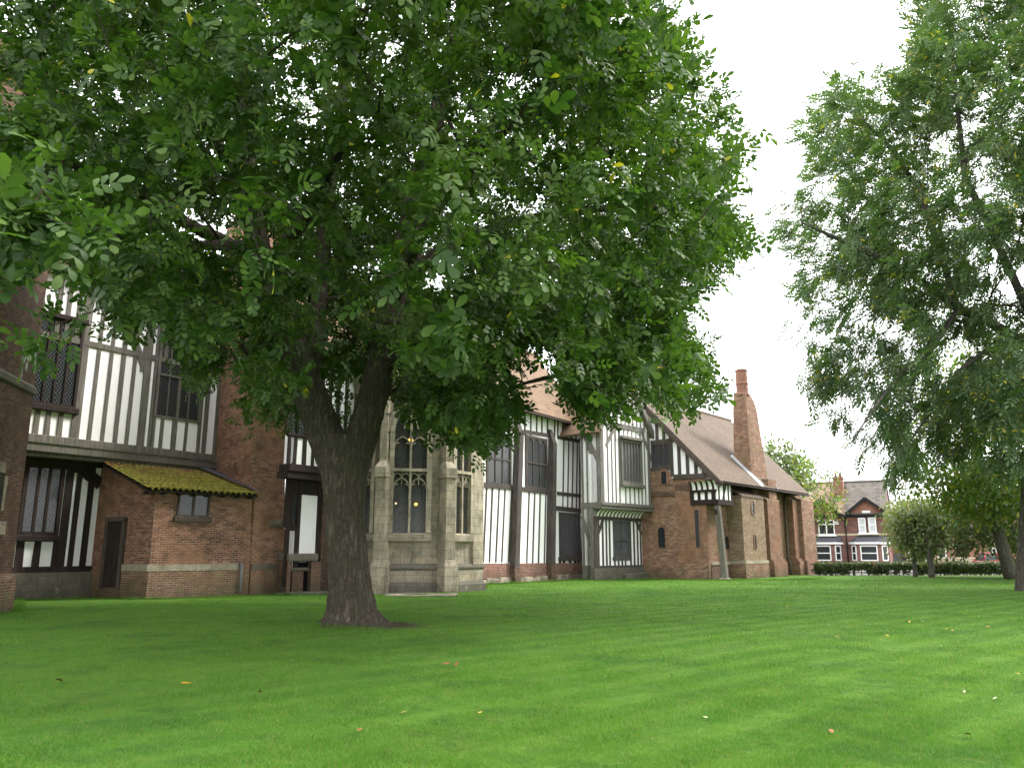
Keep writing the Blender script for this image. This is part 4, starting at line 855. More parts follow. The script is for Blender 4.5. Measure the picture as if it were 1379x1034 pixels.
def house(s0, s1, wallm, roofm, label, gx, gable_px, chim_side=None):
    h = thing('brick_house', label, 'house', tuple(HP.p((s0 + s1) / 2, 0)), None)
    ze = zy(1150, 692); D = 8.5; zr_ = ze + 3.3
    m = MB(); sprism(m, HP, [(s0, -.3), (s1, -.3), (s1, ze), (s0, ze)], -D, 0); sprism(m, Plane(HP.p(s0, 0)[:2], HP.az - 90), [(-0, ze - .01), (D, ze - .01), (D / 2, zr_ - .1)], -.25, -.0) if False else None
    # gable ends
    for s_ in (s0 + .12, s1 - .12):
        A = [HP.p(s_ - .12, ze, 0), HP.p(s_ - .12, ze, -D), HP.p(s_ - .12, zr_ - .08, -D / 2)]; m.loft(A, [a + HP.T * .24 for a in A])
    w = m.build('wall', M[wallm], h)
    r = MB()
    for a, b in (((s0 - .1, ze - .05, .3), (s1 + .1, ze - .05, .3)), ((s1 + .1, ze - .05, -D - .3), (s0 - .1, ze - .05, -D - .3))):
        P = [HP.p(*a), HP.p(*b), HP.p(b[0], zr_, -D / 2), HP.p(a[0], zr_, -D / 2)]; r.loft([p - [0, 0, .14] for p in P], P)
    rf = r.build('roof', M[roofm], h)
    g = MB(); g.tube([HP.p(s0 - .1, zr_, -D / 2), HP.p(s1 + .1, zr_, -D / 2)], .12, 8); g.build('ridge_tiles', M[roofm], rf)
    g = MB(); g.tube([HP.p(s0, ze - .1, .34), HP.p(s1, ze - .1, .34)], .07, 6); sbar(g, HP, s0, ze - .22, s1, ze - .22, .2, -.1, .26); g.build('gutter', M['black'], h)
    # front gable
    c = gx; hw_ = 1.75; za = ze + 1.3
    g = MB(); sprism(g, HP, [(c - hw_, ze - .5), (c + hw_, ze - .5), (c + hw_, ze - .1), (c, za), (c - hw_, ze - .1)], -3.5, .12); fg = g.build('front_gable', M['brick_far'], h)
    g = MB(); sbar(g, HP, c - hw_ - .35, ze - .3, c, za + .12, .24, .1, .45); sbar(g, HP, c + hw_ + .35, ze - .3, c, za + .12, .24, .1, .44); g.build('bargeboard', M['black'], fg)
    g = MB()
    for sg in (-1, 1):
        P = [HP.p(c + sg * (hw_ + .35), ze - .2, .4), HP.p(c, za + .22, .4), HP.p(c, za + .22, -3.6), HP.p(c + sg * (hw_ + .35), ze - .2, -1.2)]; g.loft([p - [0, 0, .1] for p in P], P)
    g.build('roof', M[roofm], fg)
    g = MB(); sbar(g, HP, s0, zy(1150, 719.5), s1, zy(1150, 719.5), .16, -.05, .03); g.build('string_course', M['cream'], h)
    # ground floor bay with a lean-to roof
    zb = zy(1165, 731); bw_ = 1.55; bd = .85
    foot = [HP.p(c - bw_, 0), HP.p(c - bw_ + .6, 0, bd), HP.p(c + bw_ - .6, 0, bd), HP.p(c + bw_, 0)]
    g = MB(); g.loft([p + [0, 0, -.3] for p in foot], [p + [0, 0, zb] for p in foot]); by = g.build('bay', M[wallm], h)
    g = MB(); e = [HP.p(c - bw_ - .2, zb + .08, 0), HP.p(c - bw_ + .45, zb + .08, bd + .2), HP.p(c + bw_ - .45, zb + .08, bd + .2), HP.p(c + bw_ + .2, zb + .08, 0)]; t_ = [HP.p(c - bw_ - .15, zb + .62, -.05), HP.p(c - bw_ + .5, zb + .62, 0), HP.p(c + bw_ - .5, zb + .62, 0), HP.p(c + bw_ + .15, zb + .62, -.05)]
    g.loft(e, t_); g.build('bay_roof', M['slate'], by)
    g = MB(); g.loft([p - [0, 0, .18] for p in e], [p - [0, 0, .005] for p in e]); g.build('fascia', M['white'], by)
    z0, z1 = .75, zb - .22
    FP = HP.off(bd); szw = lambda pl, a, b, cols: None
    def bwin(pl, a, b):
        q = MB(); fw = .09
        for x0, x1, y0, y1 in ((a, a + fw, z0, z1), (b - fw, b, z0, z1), (a + fw, b - fw, z0, z0 + fw), (a + fw, b - fw, z1 - fw, z1), (a + fw, b - fw, (z0 + z1) / 2 - .04, (z0 + z1) / 2 + .04)): sprism(q, pl, [(x0, y0), (x1, y0), (x1, y1), (x0, y1)], -.05, .07)
        f = q.build('window', M['white'], by); q = MB(); sprism(q, pl, [(a + .04, z0 + .04), (b - .04, z0 + .04), (b - .04, z1 - .04), (a + .04, z1 - .04)], -.03, .015); q.build('pane', M['glass_plain'], f)
    bwin(FP, c - .72, c + .72)
    for sg in (-1, 1):
        if sg < 0: pl = Plane(foot[0][:2], HP.az + math.degrees(math.atan2(bd, .6)) + 0)
        else: pl = Plane(foot[2][:2], HP.az - math.degrees(math.atan2(bd, .6)))
        bwin(pl, .16, .9)
    return h, ze, zr_
sR = sx(1196.5, 730); gR = sx(1167.5, 700); gL = xdiv - (gR - xdiv) * 1.0
h1, ze, zr_ = house(xdiv + .005, sR, 'brick_house', 'tile_far', 'purple-red brick house with grey-brown tiled roof, right half of the pair across the road', gR, None)
h2, _, _ = house(xdiv - (sR - xdiv), xdiv - .005, 'brick_house', 'tile_far_red', 'brick house with pinkish-orange tiled roof, partly hidden behind the hall', gL, None)
house_win(HP, [(1156, 697), (1166, 697), (1166, 717.5), (1156, 717.5)], h1, .12, label='left sash window with net curtain', curtain=True); house_win(HP, [(1169.5, 696.5), (1180, 696), (1180, 717), (1169.5, 717.5)], h1, .12, curtain=True)
house_win(HP, [(1102, 700), (1124, 699.5), (1124, 720), (1102, 720)], h2, .12, cols=2, mid=.7)
m = MB(); sbar(m, HP, gR - 1.5, zy(1167, 694), gR + 1.5, zy(1167, 694), .22, -.05, .15); m.build('lintel', M['cream'], h1)
m = MB(); sbar(m, HP, gR - .35, zy(1167, 689), gR + .35, zy(1167, 689), .2, -.05, .16); m.build('name_plaque', M['white'], h1)
m = MB(); s_ = sx(1126.5, 704); sprism(m, HP, [(s_ - .17, zy(1126, 706)), (s_ + .17, zy(1126, 706)), (s_ + .17, zy(1126, 702)), (s_ - .17, zy(1126, 702))], -.05, .2); m.build('alarm_box', M['white'], h2)
m = MB(); P = HP.p(xdiv + .1, 0, .12); m.tube([P + [0, 0, ze - .2], P], .06, 6); m.build('drain_pipe', M['black'], h1)
m = MB(); cz0, cz1 = ze + .9, zr_ + .35; m.box(HP.p(xdiv - .45, (cz0 + cz1) / 2, -2.3), .85, 1.0, cz1 - cz0, math.radians(90 - HP.az), 0); m.box(HP.p(xdiv - .45, cz1 - .1, -2.3), .98, 1.12, .14, math.radians(90 - HP.az), 0)
ck = m.build('chimney', M['brick_far'], h2)
for k in (-.2, .2):
    m = MB(); m.tube([HP.p(xdiv - .45 + k, cz1 - .05, -2.3), HP.p(xdiv - .45 + k, cz1 + .42, -2.3)], [.14, .11], 10); m.build('chimney_pot', M['clay'], ck)
m = MB(); m.box(HP.p(xdiv - .45, ze + 1.45, -2.25), 1.15, 1.3, .16, math.radians(90 - HP.az)); m.build('lead_flashing', M['lead'], ck)
m = MB(); P = HP.p(xdiv - .1, cz1, -2.3); m.tube([P, P + [0, 0, 2.4]], .02, 5); 
for k in range(5): q = P + [0, 0, 2.3]; m.tube([q + HP.T * (-.5 + k * .25) - [.0, .22, 0], q + HP.T * (-.5 + k * .25) + [0, .22, 0]], .012, 4)
m.tube([P + [0, 0, 2.3] - HP.T * .6, P + [0, 0, 2.3] + HP.T * .6], .015, 4); m.build('aerial', M['pipe'], ck)
# low brick range and a second house half hidden by trees
QP = Plane(ground(1270, 765)[:2], 100)
def low_house(x0, x1, ytop, yr, D, wm, rm, label, name='brick_house', cat='house'):
    s0, s1 = QP.sz(x0, 750)[0], QP.sz(x1, 750)[0]; h = thing(name, label, cat, tuple(QP.p((s0 + s1) / 2, 0))); zt = QP.sz((x0 + x1) / 2, ytop)[1]; zq = zt + yr
    m = MB(); sprism(m, QP, [(s0, -.3), (s1, -.3), (s1, zt), (s0, zt)], -D, 0)
    for s_ in (s0, s1 - .24): A = [QP.p(s_, zt, 0), QP.p(s_, zt, -D), QP.p(s_, zq - .1, -D / 2)]; m.loft(A, [a + QP.T * .24 for a in A])
    m.build('wall', M[wm], h); r = MB()
    for a, b in (((s0 - .2, zt - .05, .3), (s1 + .2, zt - .05, .3)), ((s1 + .2, zt - .05, -D - .3), (s0 - .2, zt - .05, -D - .3))):
        P = [QP.p(*a), QP.p(*b), QP.p(b[0], zq, -D / 2), QP.p(a[0], zq, -D / 2)]; r.loft([p - [0, 0, .12] for p in P], P)
    r.build('roof', M[rm], h); return h
h3 = low_house(1199, 1290, 702, 1.6, 7, 'brick_far', 'tile_far', 'low red brick house half hidden behind the small trees')
m = MB(); prism(m, QP, [(1204, 746), (1214, 745), (1214, 767), (1204, 767)], -.05, .08); m.build('door', M['slate'], h3)
m = MB(); prism(m, QP, [(1197, 733), (1202, 733), (1202, 767), (1197, 767)], -.05, .12); m.build('quoin_strip', M['cream'], h3)
for q in ([(1222, 735), (1232, 735), (1232, 752), (1222, 752)], [(1262, 735), (1274, 735), (1274, 752), (1262, 752)]): house_win(QP, q, h3, .0)
h4 = low_house(1306, 1400, 693, 2.6, 8, 'brick_far', 'tile_far', 'orange-red brick house with white windows behind the red car')
house_win(QP, [(1336, 737), (1353, 737), (1353, 754), (1336, 754)], h4, 0, label='white panelled ground floor window', curtain=True); house_win(QP, [(1322, 708), (1336, 708), (1336, 721), (1322, 721)], h4, 0); house_win(QP, [(1356, 708), (1370, 708), (1370, 721), (1356, 721)], h4, 0)
m = MB(); bar(m, QP, (1306, 722.5), (1400, 722.5), .2, -.05, .06); m.build('string_course', M['white'], h4)
# red hatchback
def car(loc, heading, label):
    o = thing('parked_car', label, 'car', tuple(loc)); hd = math.radians(heading); f = np.array([math.sin(hd), math.cos(hd), 0]); r = np.array([math.cos(hd), -math.sin(hd), 0]); O = np.array(loc, float)
    pt = lambda x, y, z: O + f * x + r * y + np.array([0, 0, z])
    paint = plain_mat('red_paint', (.33, .015, .03), .25, .5, .05)
    secs = [(-1.95, .55, .70, .25), (-1.85, .80, .82, .22), (-1.0, .85, .88, .2), (.4, .84, .9, .2), (1.3, .82, .80, .2), (1.8, .74, .70, .22), (1.95, .55, .58, .28)]
    R = [[pt(x, -hw, zb), pt(x, -hw, zt - .12), pt(x, -hw + .08, zt), pt(x, hw - .08, zt), pt(x, hw, zt - .12), pt(x, hw, zb)] for x, hw, zt, zb in secs]
    m = MB(); m.rings(R, smooth=True); m.build('body', paint, o)
    R = [[pt(x0, -hw, z), pt(x0, hw, z), pt(x1, hw, z), pt(x1, -hw, z)] for x0, x1, hw, z in ((-1.75, 1.0, .78, .82), (-1.65, .75, .74, 1.05), (-1.45, .2, .62, 1.42), (-1.3, .05, .56, 1.47))]
    g = MB(); g.rings(R, smooth=False); cb = g.build('cabin', M['glass_plain'], o)
    g = MB(); g.loft([pt(-1.5, -.63, 1.41), pt(.25, -.63, 1.41), pt(.25, .63, 1.41), pt(-1.5, .63, 1.41)], [pt(-1.35, -.57, 1.49), pt(.08, -.57, 1.49), pt(.08, .57, 1.49), pt(-1.35, .57, 1.49)]); g.build('roof_panel', paint, cb)
    for sd in (-1, 1):
        g = MB()
        for a, b in ((( -1.75, .83), (-1.42, 1.43)), ((-.55, .85), (-.55, 1.43)), ((1.0, .83), (.15, 1.43))): g.tube([pt(a[0], sd * .79, a[1]), pt(b[0], sd * .62, b[1])], .05, 6)
        g.build('pillar', paint, cb)
        for x in (-1.25, 1.2):
            g = MB(); c_ = pt(x, sd * .78, .3); g.tube([c_ - r * .1, c_ + r * .1], .3, 16); wh = g.build('wheel', M['black'], o)
            g = MB(); g.tube([c_ - r * .11, c_ + r * .11], .18, 12); g.build('hub', M['lead'], wh)
        g = MB(); g.box(pt(1.88, sd * .52, .58), .2, .26, .14, hd); g.build('headlight', M['white'], o)
        g = MB(); g.box(pt(-1.88, sd * .6, .72), .16, .16, .2, hd); g.build('tail_light', plain_mat('tail_red', (.4, .01, .01), .3), o)
    return o
car(ground(1350, 768.5), 95, 'small red hatchback parked behind the hedge at the right')
# ================================================================== HEDGE, FENCE
def leaf_mesh(name, centers, dirs, tmpl_v, tmpl_f, scales, mat, parent=None, up=None, roll=None):
    """one mesh of many small leaf faces; tmpl lies along +x with its face towards +z"""
    n = len(centers); d = dirs / (np.linalg.norm(dirs, axis=1, keepdims=True) + 1e-9)
    ref = np.tile([0, 0, 1.0], (n, 1)) if up is None else up
    ref = ref + rng.normal(0, .35 if roll is None else roll, (n, 3))
    y = np.cross(ref, d); y /= np.linalg.norm(y, axis=1, keepdims=True) + 1e-9; z = np.cross(d, y)
    T = tmpl_v
    V = centers[:, None, :] + scales[:, None, None] * (T[None, :, 0:1] * d[:, None, :] + T[None, :, 1:2] * y[:, None, :] + T[None, :, 2:3] * z[:, None, :])
    V = V.reshape(-1, 3); k = len(T); faces = np.array(tmpl_f)           # all quads
    Fa = (faces[None] + (np.arange(n) * k)[:, None, None]).reshape(-1, faces.shape[1])
    base = np.array(parent['_o']) if parent is not None else 0
    me = bpy.data.meshes.new(name); V = V - base
    me.vertices.add(len(V)); me.vertices.foreach_set('co', V.astype(np.float32).ravel())
    L_ = faces.shape[1]; me.loops.add(Fa.size); me.loops.foreach_set('vertex_index', Fa.astype(np.int32).ravel())
    me.polygons.add(len(Fa)); me.polygons.foreach_set('loop_start', np.arange(0, Fa.size, L_, dtype=np.int32)); me.polygons.foreach_set('loop_total', np.full(len(Fa), L_, np.int32))
    me.update(calc_edges=True); me.validate()
    me.materials.append(mat); o = bpy.data.objects.new(name, me); COL.objects.link(o)
    if parent is not None: o.parent = parent
    return o
def leaflet(l, w, fold=.25, bend=.15, off=(0, 0, 0), ang=0., tip=.55):
    """eight points, four quads: a pointed oval folded on its midrib"""
    ca, sa = math.cos(ang), math.sin(ang); P = []
    for t, ww in ((0, .14), (.34, .72), (.72, 1.), (1., .34)):
        for s_ in (-1, 0, 1) if False else (-1, 1):
            x = t * l; y = s_ * w / 2 * ww; z = abs(s_) * fold * w / 2 * ww - bend * l * t * t
            P.append((off[0] + ca * x - sa * y, off[1] + sa * x + ca * y, off[2] + z))
    Fs = [[0, 2, 3, 1], [2, 4, 5, 3], [4, 6, 7, 5]]
    return P, Fs
def compound(pairs, l, w, rl, droop, term=True, wide=1.2):
    V = []; Fc = []
    def add(P, Fs):
        i = len(V); V.extend(P); Fc.extend([[a + i for a in f] for f in Fs])
    for k in range(pairs):
        t = (k + .8) / (pairs + .6); x = rl * t; z = -droop * t * t
        for s_ in (-1, 1): add(*leaflet(l * (.75 + .35 * t), w * (.8 + .3 * t), .25, .2, (x, 0, z), s_ * wide * (1 - .35 * t)))
    if term: add(*leaflet(l * 1.2, w * 1.15, .25, .25, (rl, 0, -droop), 0))
    return np.array(V), Fc
LEAF1 = leaflet(1, .55); LEAF1 = (np.array(LEAF1[0]), LEAF1[1])
hx0, hx1 = ground(1098, 774.5), ground(1420, 774)
hv = (hx1 - hx0); hl = np.linalg.norm(hv); hv /= hl; hn = np.array([hv[1], -hv[0], 0])
HG = thing('clipped_hedge', 'low patchy clipped hedge along the far edge of the lawn', 'hedge', tuple((hx0 + hx1) / 2))
n = 26000; s_ = rng.uniform(0, hl, n); gap = np.sin(s_ * 1.7) + .6 * np.sin(s_ * 3.1 + 1) + .4 * np.sin(s_ * 7.)
zz = rng.uniform(.06, .92, n) ** .8; keep = (zz > .42) | (gap > -.15) | (s_ > hl * .42); thick = .42 - .12 * (zz < .4)
nn = rng.uniform(-1, 1, n) * thick; s_, zz, nn = s_[keep], zz[keep], nn[keep]
ztop = .90 + .03 * np.sin(s_ * 2.2); C_ = hx0 + hv * s_[:, None] + hn * nn[:, None]; C_[:, 2] = zz * ztop
leaf_mesh('foliage', C_, rng.normal(0, 1, (len(C_), 3)), *LEAF1, rng.uniform(.10, .17, len(C_)), M['leaf_hedge'], HG)
m = MB()
for k in np.arange(.3, hl, .42): p = hx0 + hv * (k + random.uniform(-.1, .1)); m.tube([p + [0, 0, -.05], p + hv * random.uniform(-.1, .1) + [0, 0, .45], p + hv * random.uniform(-.2, .2) + [0, 0, .75]], [.03, .022, .012], 5)
m.build('stems', M['bark_far'], HG)
FN = thing('rail_fence', 'low dark post and rail fence running just behind the hedge', 'fence', tuple((hx0 + hx1) / 2 - hn * .7))
m = MB(); A, Bq = hx0 - hn * .7, hx1 - hn * .7
for z in (.35, .72): m.tube([A + [0, 0, z], Bq + [0, 0, z]], .035, 4)
m.build('rail', M['timber_brown'], FN)
for k in np.arange(.6, hl, 2.4):
    m = MB(); p = A + hv * k; m.box(p + [0, 0, .42], .1, .1, .95, math.atan2(hv[1], hv[0])); m.build('post', M['timber_brown'], FN)
SW = thing('garden_wall', 'low pale grey garden wall in front of the low brick house', 'wall', tuple(QP.p(0, 0, 3)))
m = MB(); a, b = QP.off(3).sz(1243, 757)[0], QP.off(3).sz(1316, 757)[0]; sprism(m, QP.off(3), [(a, -.2), (b, -.2), (b, .95), (a, .95)], -.2, 0); wl_ = m.build('wall_body', M['stone_pale'], SW)
m = MB(); sprism(m, QP.off(3), [(a - .1, .95), (b + .1, .95), (b + .1, 1.05), (a - .1, 1.05)], -.25, .05); m.build('coping', M['cream'], SW)
# ================================================================== TREES
from mathutils import noise as mnoise
def grow(nodes, parents, radii_fix, targets, step=.55, jit=.05, bias=.25, sag=.1):
    """hang every target on the nearest suitable point of the skeleton, with a gently curving limb"""
    P = [np.array(p, float) for p in nodes]; par = list(parents); fix = list(radii_fix)
    path = [0.] * len(P)
    for k in range(len(P)):
        if par[k] >= 0: path[k] = path[par[k]] + np.linalg.norm(P[k] - P[par[k]])
    root = P[0]; tips = []
    cur = np.array(P)
    arr = np.zeros((len(targets) * 40 + len(P), 3)); arr[:len(P)] = cur; cnt = len(P); pth = np.zeros(len(arr)); pth[:cnt] = path
    ok = np.zeros(len(arr), bool); ok[:cnt] = [f is None or f < .5 for f in fix]
    order = np.argsort(np.linalg.norm(targets - np.array(P).mean(0), axis=1))
    for ti in order:
        t = targets[ti]; d = np.linalg.norm(arr[:cnt] - t, axis=1); cost = d + bias * pth[:cnt] + np.where(ok[:cnt], 0, 50); i = int(np.argmin(cost))
        a = arr[i]; L_ = d[i]; n = max(1, int(L_ / step)); dirp = a - arr[par[i]] if par[i] >= 0 else np.array([0, 0, 1.]); dirp = dirp / (np.linalg.norm(dirp) + 1e-6)
        c = a + dirp * L_ * .35 + np.array([0, 0, sag * L_]); last = i
        for k in range(1, n + 1):
            u = k / n; q = (1 - u) ** 2 * a + 2 * u * (1 - u) * c + u * u * t + (rng.normal(0, jit, 3) * L_ ** .5 if k < n else 0)
            arr[cnt] = q; pth[cnt] = pth[last] + np.linalg.norm(q - arr[last]); ok[cnt] = True; par.append(last); fix.append(None); last = cnt; cnt += 1
        tips.append(last)
    return arr[:cnt], par, fix, tips
def skeleton_mesh(name, arr, par, fix, tips, mat, parent, r0=.010, ex=2.3, rmax=.3, skip=0):
    n = len(arr); acc = np.zeros(n)
    ch = [[] for _ in range(n)]
    for k in range(n):
        if par[k] >= 0: ch[par[k]].append(k)
    for k in range(n - 1, -1, -1):
        if not ch[k]: acc[k] = r0 ** ex
        if par[k] >= 0: acc[par[k]] += acc[k]
    rad = np.minimum(acc ** (1 / ex), rmax)
    for k in range(n):
        if fix[k] is not None: rad[k] = fix[k]
    m = MB()
    for k in range(skip, n):
        p = par[k]
        if p < 0: continue
        if fix[k] is not None and k < skip: continue
        ra, rb = min(rad[p], rad[k] * 1.35 + .01), rad[k]; a, b = arr[p], arr[k]; d = b - a; L_ = np.linalg.norm(d)
        if L_ < 1e-4: continue
        d /= L_; ref = np.array([0, 0, 1.]) if abs(d[2]) < .9 else np.array([1., 0, 0]); u = np.cross(d, ref); u /= np.linalg.norm(u); v = np.cross(d, u)
        s = 8 if rb > .06 else (5 if rb > .02 else 3)
        cs = [(math.cos(2 * math.pi * j / s), math.sin(2 * math.pi * j / s)) for j in range(s)]
        m.rings([[a + ra * (x * u + y * v) for x, y in cs], [b + d * rb * .4 + rb * (x * u + y * v) for x, y in cs]], caps=False)
    # plain fast build (no uv needed)
    me = bpy.data.meshes.new(name); V = np.array(m.v) - np.array(parent['_o']); me.from_pydata(V.tolist(), [], m.f); me.polygons.foreach_set('use_smooth', [True] * len(me.polygons)); me.materials.append(mat)
    o = bpy.data.objects.new(name, me); COL.objects.link(o); o.parent = parent; return o, rad
def inside(poly, x, y):
    poly = np.array(poly, float); r = np.zeros(len(x), bool); j = len(poly) - 1
    for i in range(len(poly)):
        xi, yi = poly[i]; xj, yj = poly[j]
        c = ((yi > y) != (yj > y)) & (x < (xj - xi) * (y - yi) / (yj - yi + 1e-9) + xi); r ^= c; j = i
    return r
def crown_points(n, cen, rad, poly, zmin, shell=.45, margin=12, lumps=0., holes=(), hole_p=.9):
    out = []; tot = 0
    cen, rad = np.array(cen), np.array(rad)
    while tot < n:
        v = rng.normal(0, 1, (4000, 3)); v /= np.linalg.norm(v, axis=1, keepdims=True); r = (shell ** 3 + (1 - shell ** 3) * rng.random(4000)) ** (1 / 3)
        P = cen + v * r[:, None] * rad; k = P[:, 2] > zmin
        x, y = project(P); fr = (x > -150) & (x < 1530) & (y > -150)
        k &= np.where(fr, inside(poly, x, y), True)
        for (hx, hy, hr) in holes: k &= ~((np.hypot(x - hx, y - hy) < hr) & (rng.random(len(x)) < hole_p))
        if lumps:   # foliage gathers in masses with hollows between them
            idx = np.nonzero(k)[0]; nv = np.array([mnoise.noise(Vector(P[i] * lumps)) for i in idx]); k[idx] &= nv > rng.uniform(-.42, .12, len(idx))
        out.append(P[k]); tot += k.sum()
    return np.concatenate(out)[:n]
def foliage(name, tips, cen, per, tmpl, scale, spread, mat, parent, outw=.6, up=.0, droop=-.35, wind=None, roll=.35, coh=0., rnd=1.):
    n = len(tips); sd = rng.normal(0, 1, (n, 3)); sd = np.repeat(sd / np.linalg.norm(sd, axis=1, keepdims=True), per, axis=0); c = np.repeat(tips, per, axis=0); o = c - np.array(cen); o /= np.linalg.norm(o, axis=1, keepdims=True) + 1e-9
    d = rng.normal(0, 1, c.shape); d /= np.linalg.norm(d, axis=1, keepdims=True); d = d * rnd + sd * coh + o * outw + np.array([0, 0, droop])
    if wind is not None: d = d + np.array(wind)
    pos = c + rng.normal(0, spread, c.shape)
    return leaf_mesh(name, pos, d, tmpl[0], tmpl[1], rng.uniform(*scale, len(pos)), mat, parent, roll=roll)
def px_path(pts): return [at(x, y, Y) for x, y, Y in pts]

# ---- the great walnut
WT = ground(479, 842); W0 = np.array([*WT[:2], 0.0]); YW = W0[1]
WAL = thing('walnut_tree', 'big spreading walnut tree with a forked trunk, standing on the lawn left of centre', 'tree', tuple(W0))
trunk_rings = []
prof = [(-.15, 477, .66), (.05, 477, .66), (.14, 476, .56), (.32, 474, .5), (.8, 471, .475), (1.47, 467, .45), (2.05, 464, .44), (2.62, 463, .45), (3.2, 463, .49), (3.8, 462, .54), (4.2, 461, .5)]
tp = []; tr_ = []
for z, x, r in prof:
    y = project(np.array([W0[0], YW, z]))[1]; q = at(x, float(y), YW); q[2] = z; tp.append(q); tr_.append(r)
tm = MB()
def limb(path, rad, sides=20):
    pts = [np.array(p) for p in path]
    # resample smoothly
    P = []; R = []
    for k in range(len(pts) - 1):
        p0 = pts[max(k - 1, 0)]; p1 = pts[k]; p2 = pts[k + 1]; p3 = pts[min(k + 2, len(pts) - 1)]
        for u in np.linspace(0, 1, 5)[:-1]:
            P.append(.5 * (2 * p1 + (p2 - p0) * u + (2 * p0 - 5 * p1 + 4 * p2 - p3) * u * u + (3 * p1 - p0 - 3 * p2 + p3) * u ** 3)); R.append(rad[k] * (1 - u) + rad[k + 1] * u)
    P.append(pts[-1]); R.append(rad[-1]); tm.tube(P, R, sides); return P, R
# ribbed trunk with root flare
rings = []
NS = 36; ph = rng.uniform(0, 6.28, 4)
for k, (q, r) in enumerate(zip(tp, tr_)):
    z = q[2]; fl = max(0, (.6 - z)) / .6
    rings.append([q + np.array([math.cos(a), math.sin(a), 0]) * r * (1 + .05 * math.sin(3 * a + ph[0] + z) + .035 * math.sin(7 * a + ph[1] + z * .6) + fl * (.05 + .26 * max(0, math.sin(3 * a + 2.2)) + .16 * math.sin(5 * a + ph[2]) + .09 * math.sin(9 * a + ph[3]))) for a in np.linspace(0, 2 * math.pi, NS + 1)[:-1]])
tm.rings(rings)
LIMBS = []
def lim(pts, rad): P = px_path(pts); LIMBS.append((P, rad)); return limb(P, rad)
lim([(459, 650, YW), (440, 590, YW), (421, 540, YW - .1), (402, 490, YW - .3), (380, 430, YW - .5), (352, 350, YW - .7), (335, 260, YW - .9), (328, 150, YW - 1.), (322, 40, YW - 1.2), (318, -90, YW - 1.2)], [.36, .42, .40, .37, .33, .28, .24, .20, .17, .12])
lim([(468, 655, YW), (482, 605, YW + .05), (498, 550, YW + .1), (515, 480, YW + .2), (528, 420, YW + .3), (545, 330, YW + .5), (570, 220, YW + .6), (600, 110, YW + .7), (625, 0, YW + .8), (640, -120, YW + .9)], [.34, .38, .36, .33, .29, .26, .23, .19, .16, .12])
lim([(412, 520, YW - .1), (424, 450, YW + .6), (432, 380, YW + 1.2), (440, 290, YW + 1.7), (455, 180, YW + 2.2), (470, 60, YW + 2.6), (480, -60, YW + 3)], [.25, .24, .2, .17, .14, .12, .09])
lim([(360, 375, YW - .6), (310, 330, YW - 1.6), (250, 300, YW - 2.6), (190, 260, YW - 3.4), (120, 230, YW - 4.2), (30, 200, YW - 5)], [.17, .15, .13, .11, .085, .05])
lim([(338, 270, YW - .9), (290, 190, YW - 1.6), (220, 120, YW - 2.2), (150, 40, YW - 2.8), (90, -60, YW - 3.2)], [.15, .13, .115, .1, .07])
lim([(535, 390, YW + .3), (590, 340, YW - .4), (660, 310, YW - 1.), (740, 290, YW - 1.6), (830, 280, YW - 2), (920, 280, YW - 2.2)], [.17, .15, .125, .1, .075, .04])
lim([(556, 280, YW + .5), (630, 200, YW + .2), (700, 140, YW + .1), (780, 100, YW + .2), (860, 70, YW + .4)], [.15, .13, .11, .085, .05])
lim([(545, 340, YW + .5), (610, 370, YW + 1.6), (690, 410, YW + 2.8), (745, 450, YW + 3.4), (790, 500, YW + 3.8), (800, 540, YW + 4.0)], [.14, .125, .11, .09, .07, .03])
lim([(352, 360, YW - .7), (400, 310, YW - 2.6), (430, 260, YW - 4.4), (450, 220, YW - 6.2), (470, 190, YW - 7.6)], [.15, .13, .10, .08, .04])
lim([(530, 410, YW + .3), (560, 330, YW - 2.), (610, 250, YW - 4.), (650, 200, YW - 5.6), (690, 170, YW - 6.8)], [.15, .13, .10, .08, .04])
lim([(345, 330, YW - .8), (300, 330, YW - 3), (240, 330, YW - 5), (170, 320, YW - 7), (90, 300, YW - 8.6)], [.13, .11, .09, .07, .035])
tmesh = tm
tob = None
me = bpy.data.meshes.new('trunk'); me.from_pydata((np.array(tm.v) - W0).tolist(), [], tm.f); me.materials.append(M['bark'])
tob = bpy.data.objects.new('trunk', me); COL.objects.link(tob); tob.parent = WAL
md = tob.modifiers.new('Union', 'REMESH'); md.mode = 'VOXEL'; md.voxel_size = .035; md.use_smooth_shade = True
md = tob.modifiers.new('Smooth', 'SMOOTH'); md.iterations = 5; md.factor = .5
tx = bpy.data.textures.new('bark_ridges', 'CLOUDS'); tx.noise_scale = .13; tx.noise_depth = 4
md = tob.modifiers.new('Ridges', 'DISPLACE'); md.texture = tx; md.strength = .06; md.mid_level = .5; md.texture_coords = 'LOCAL'
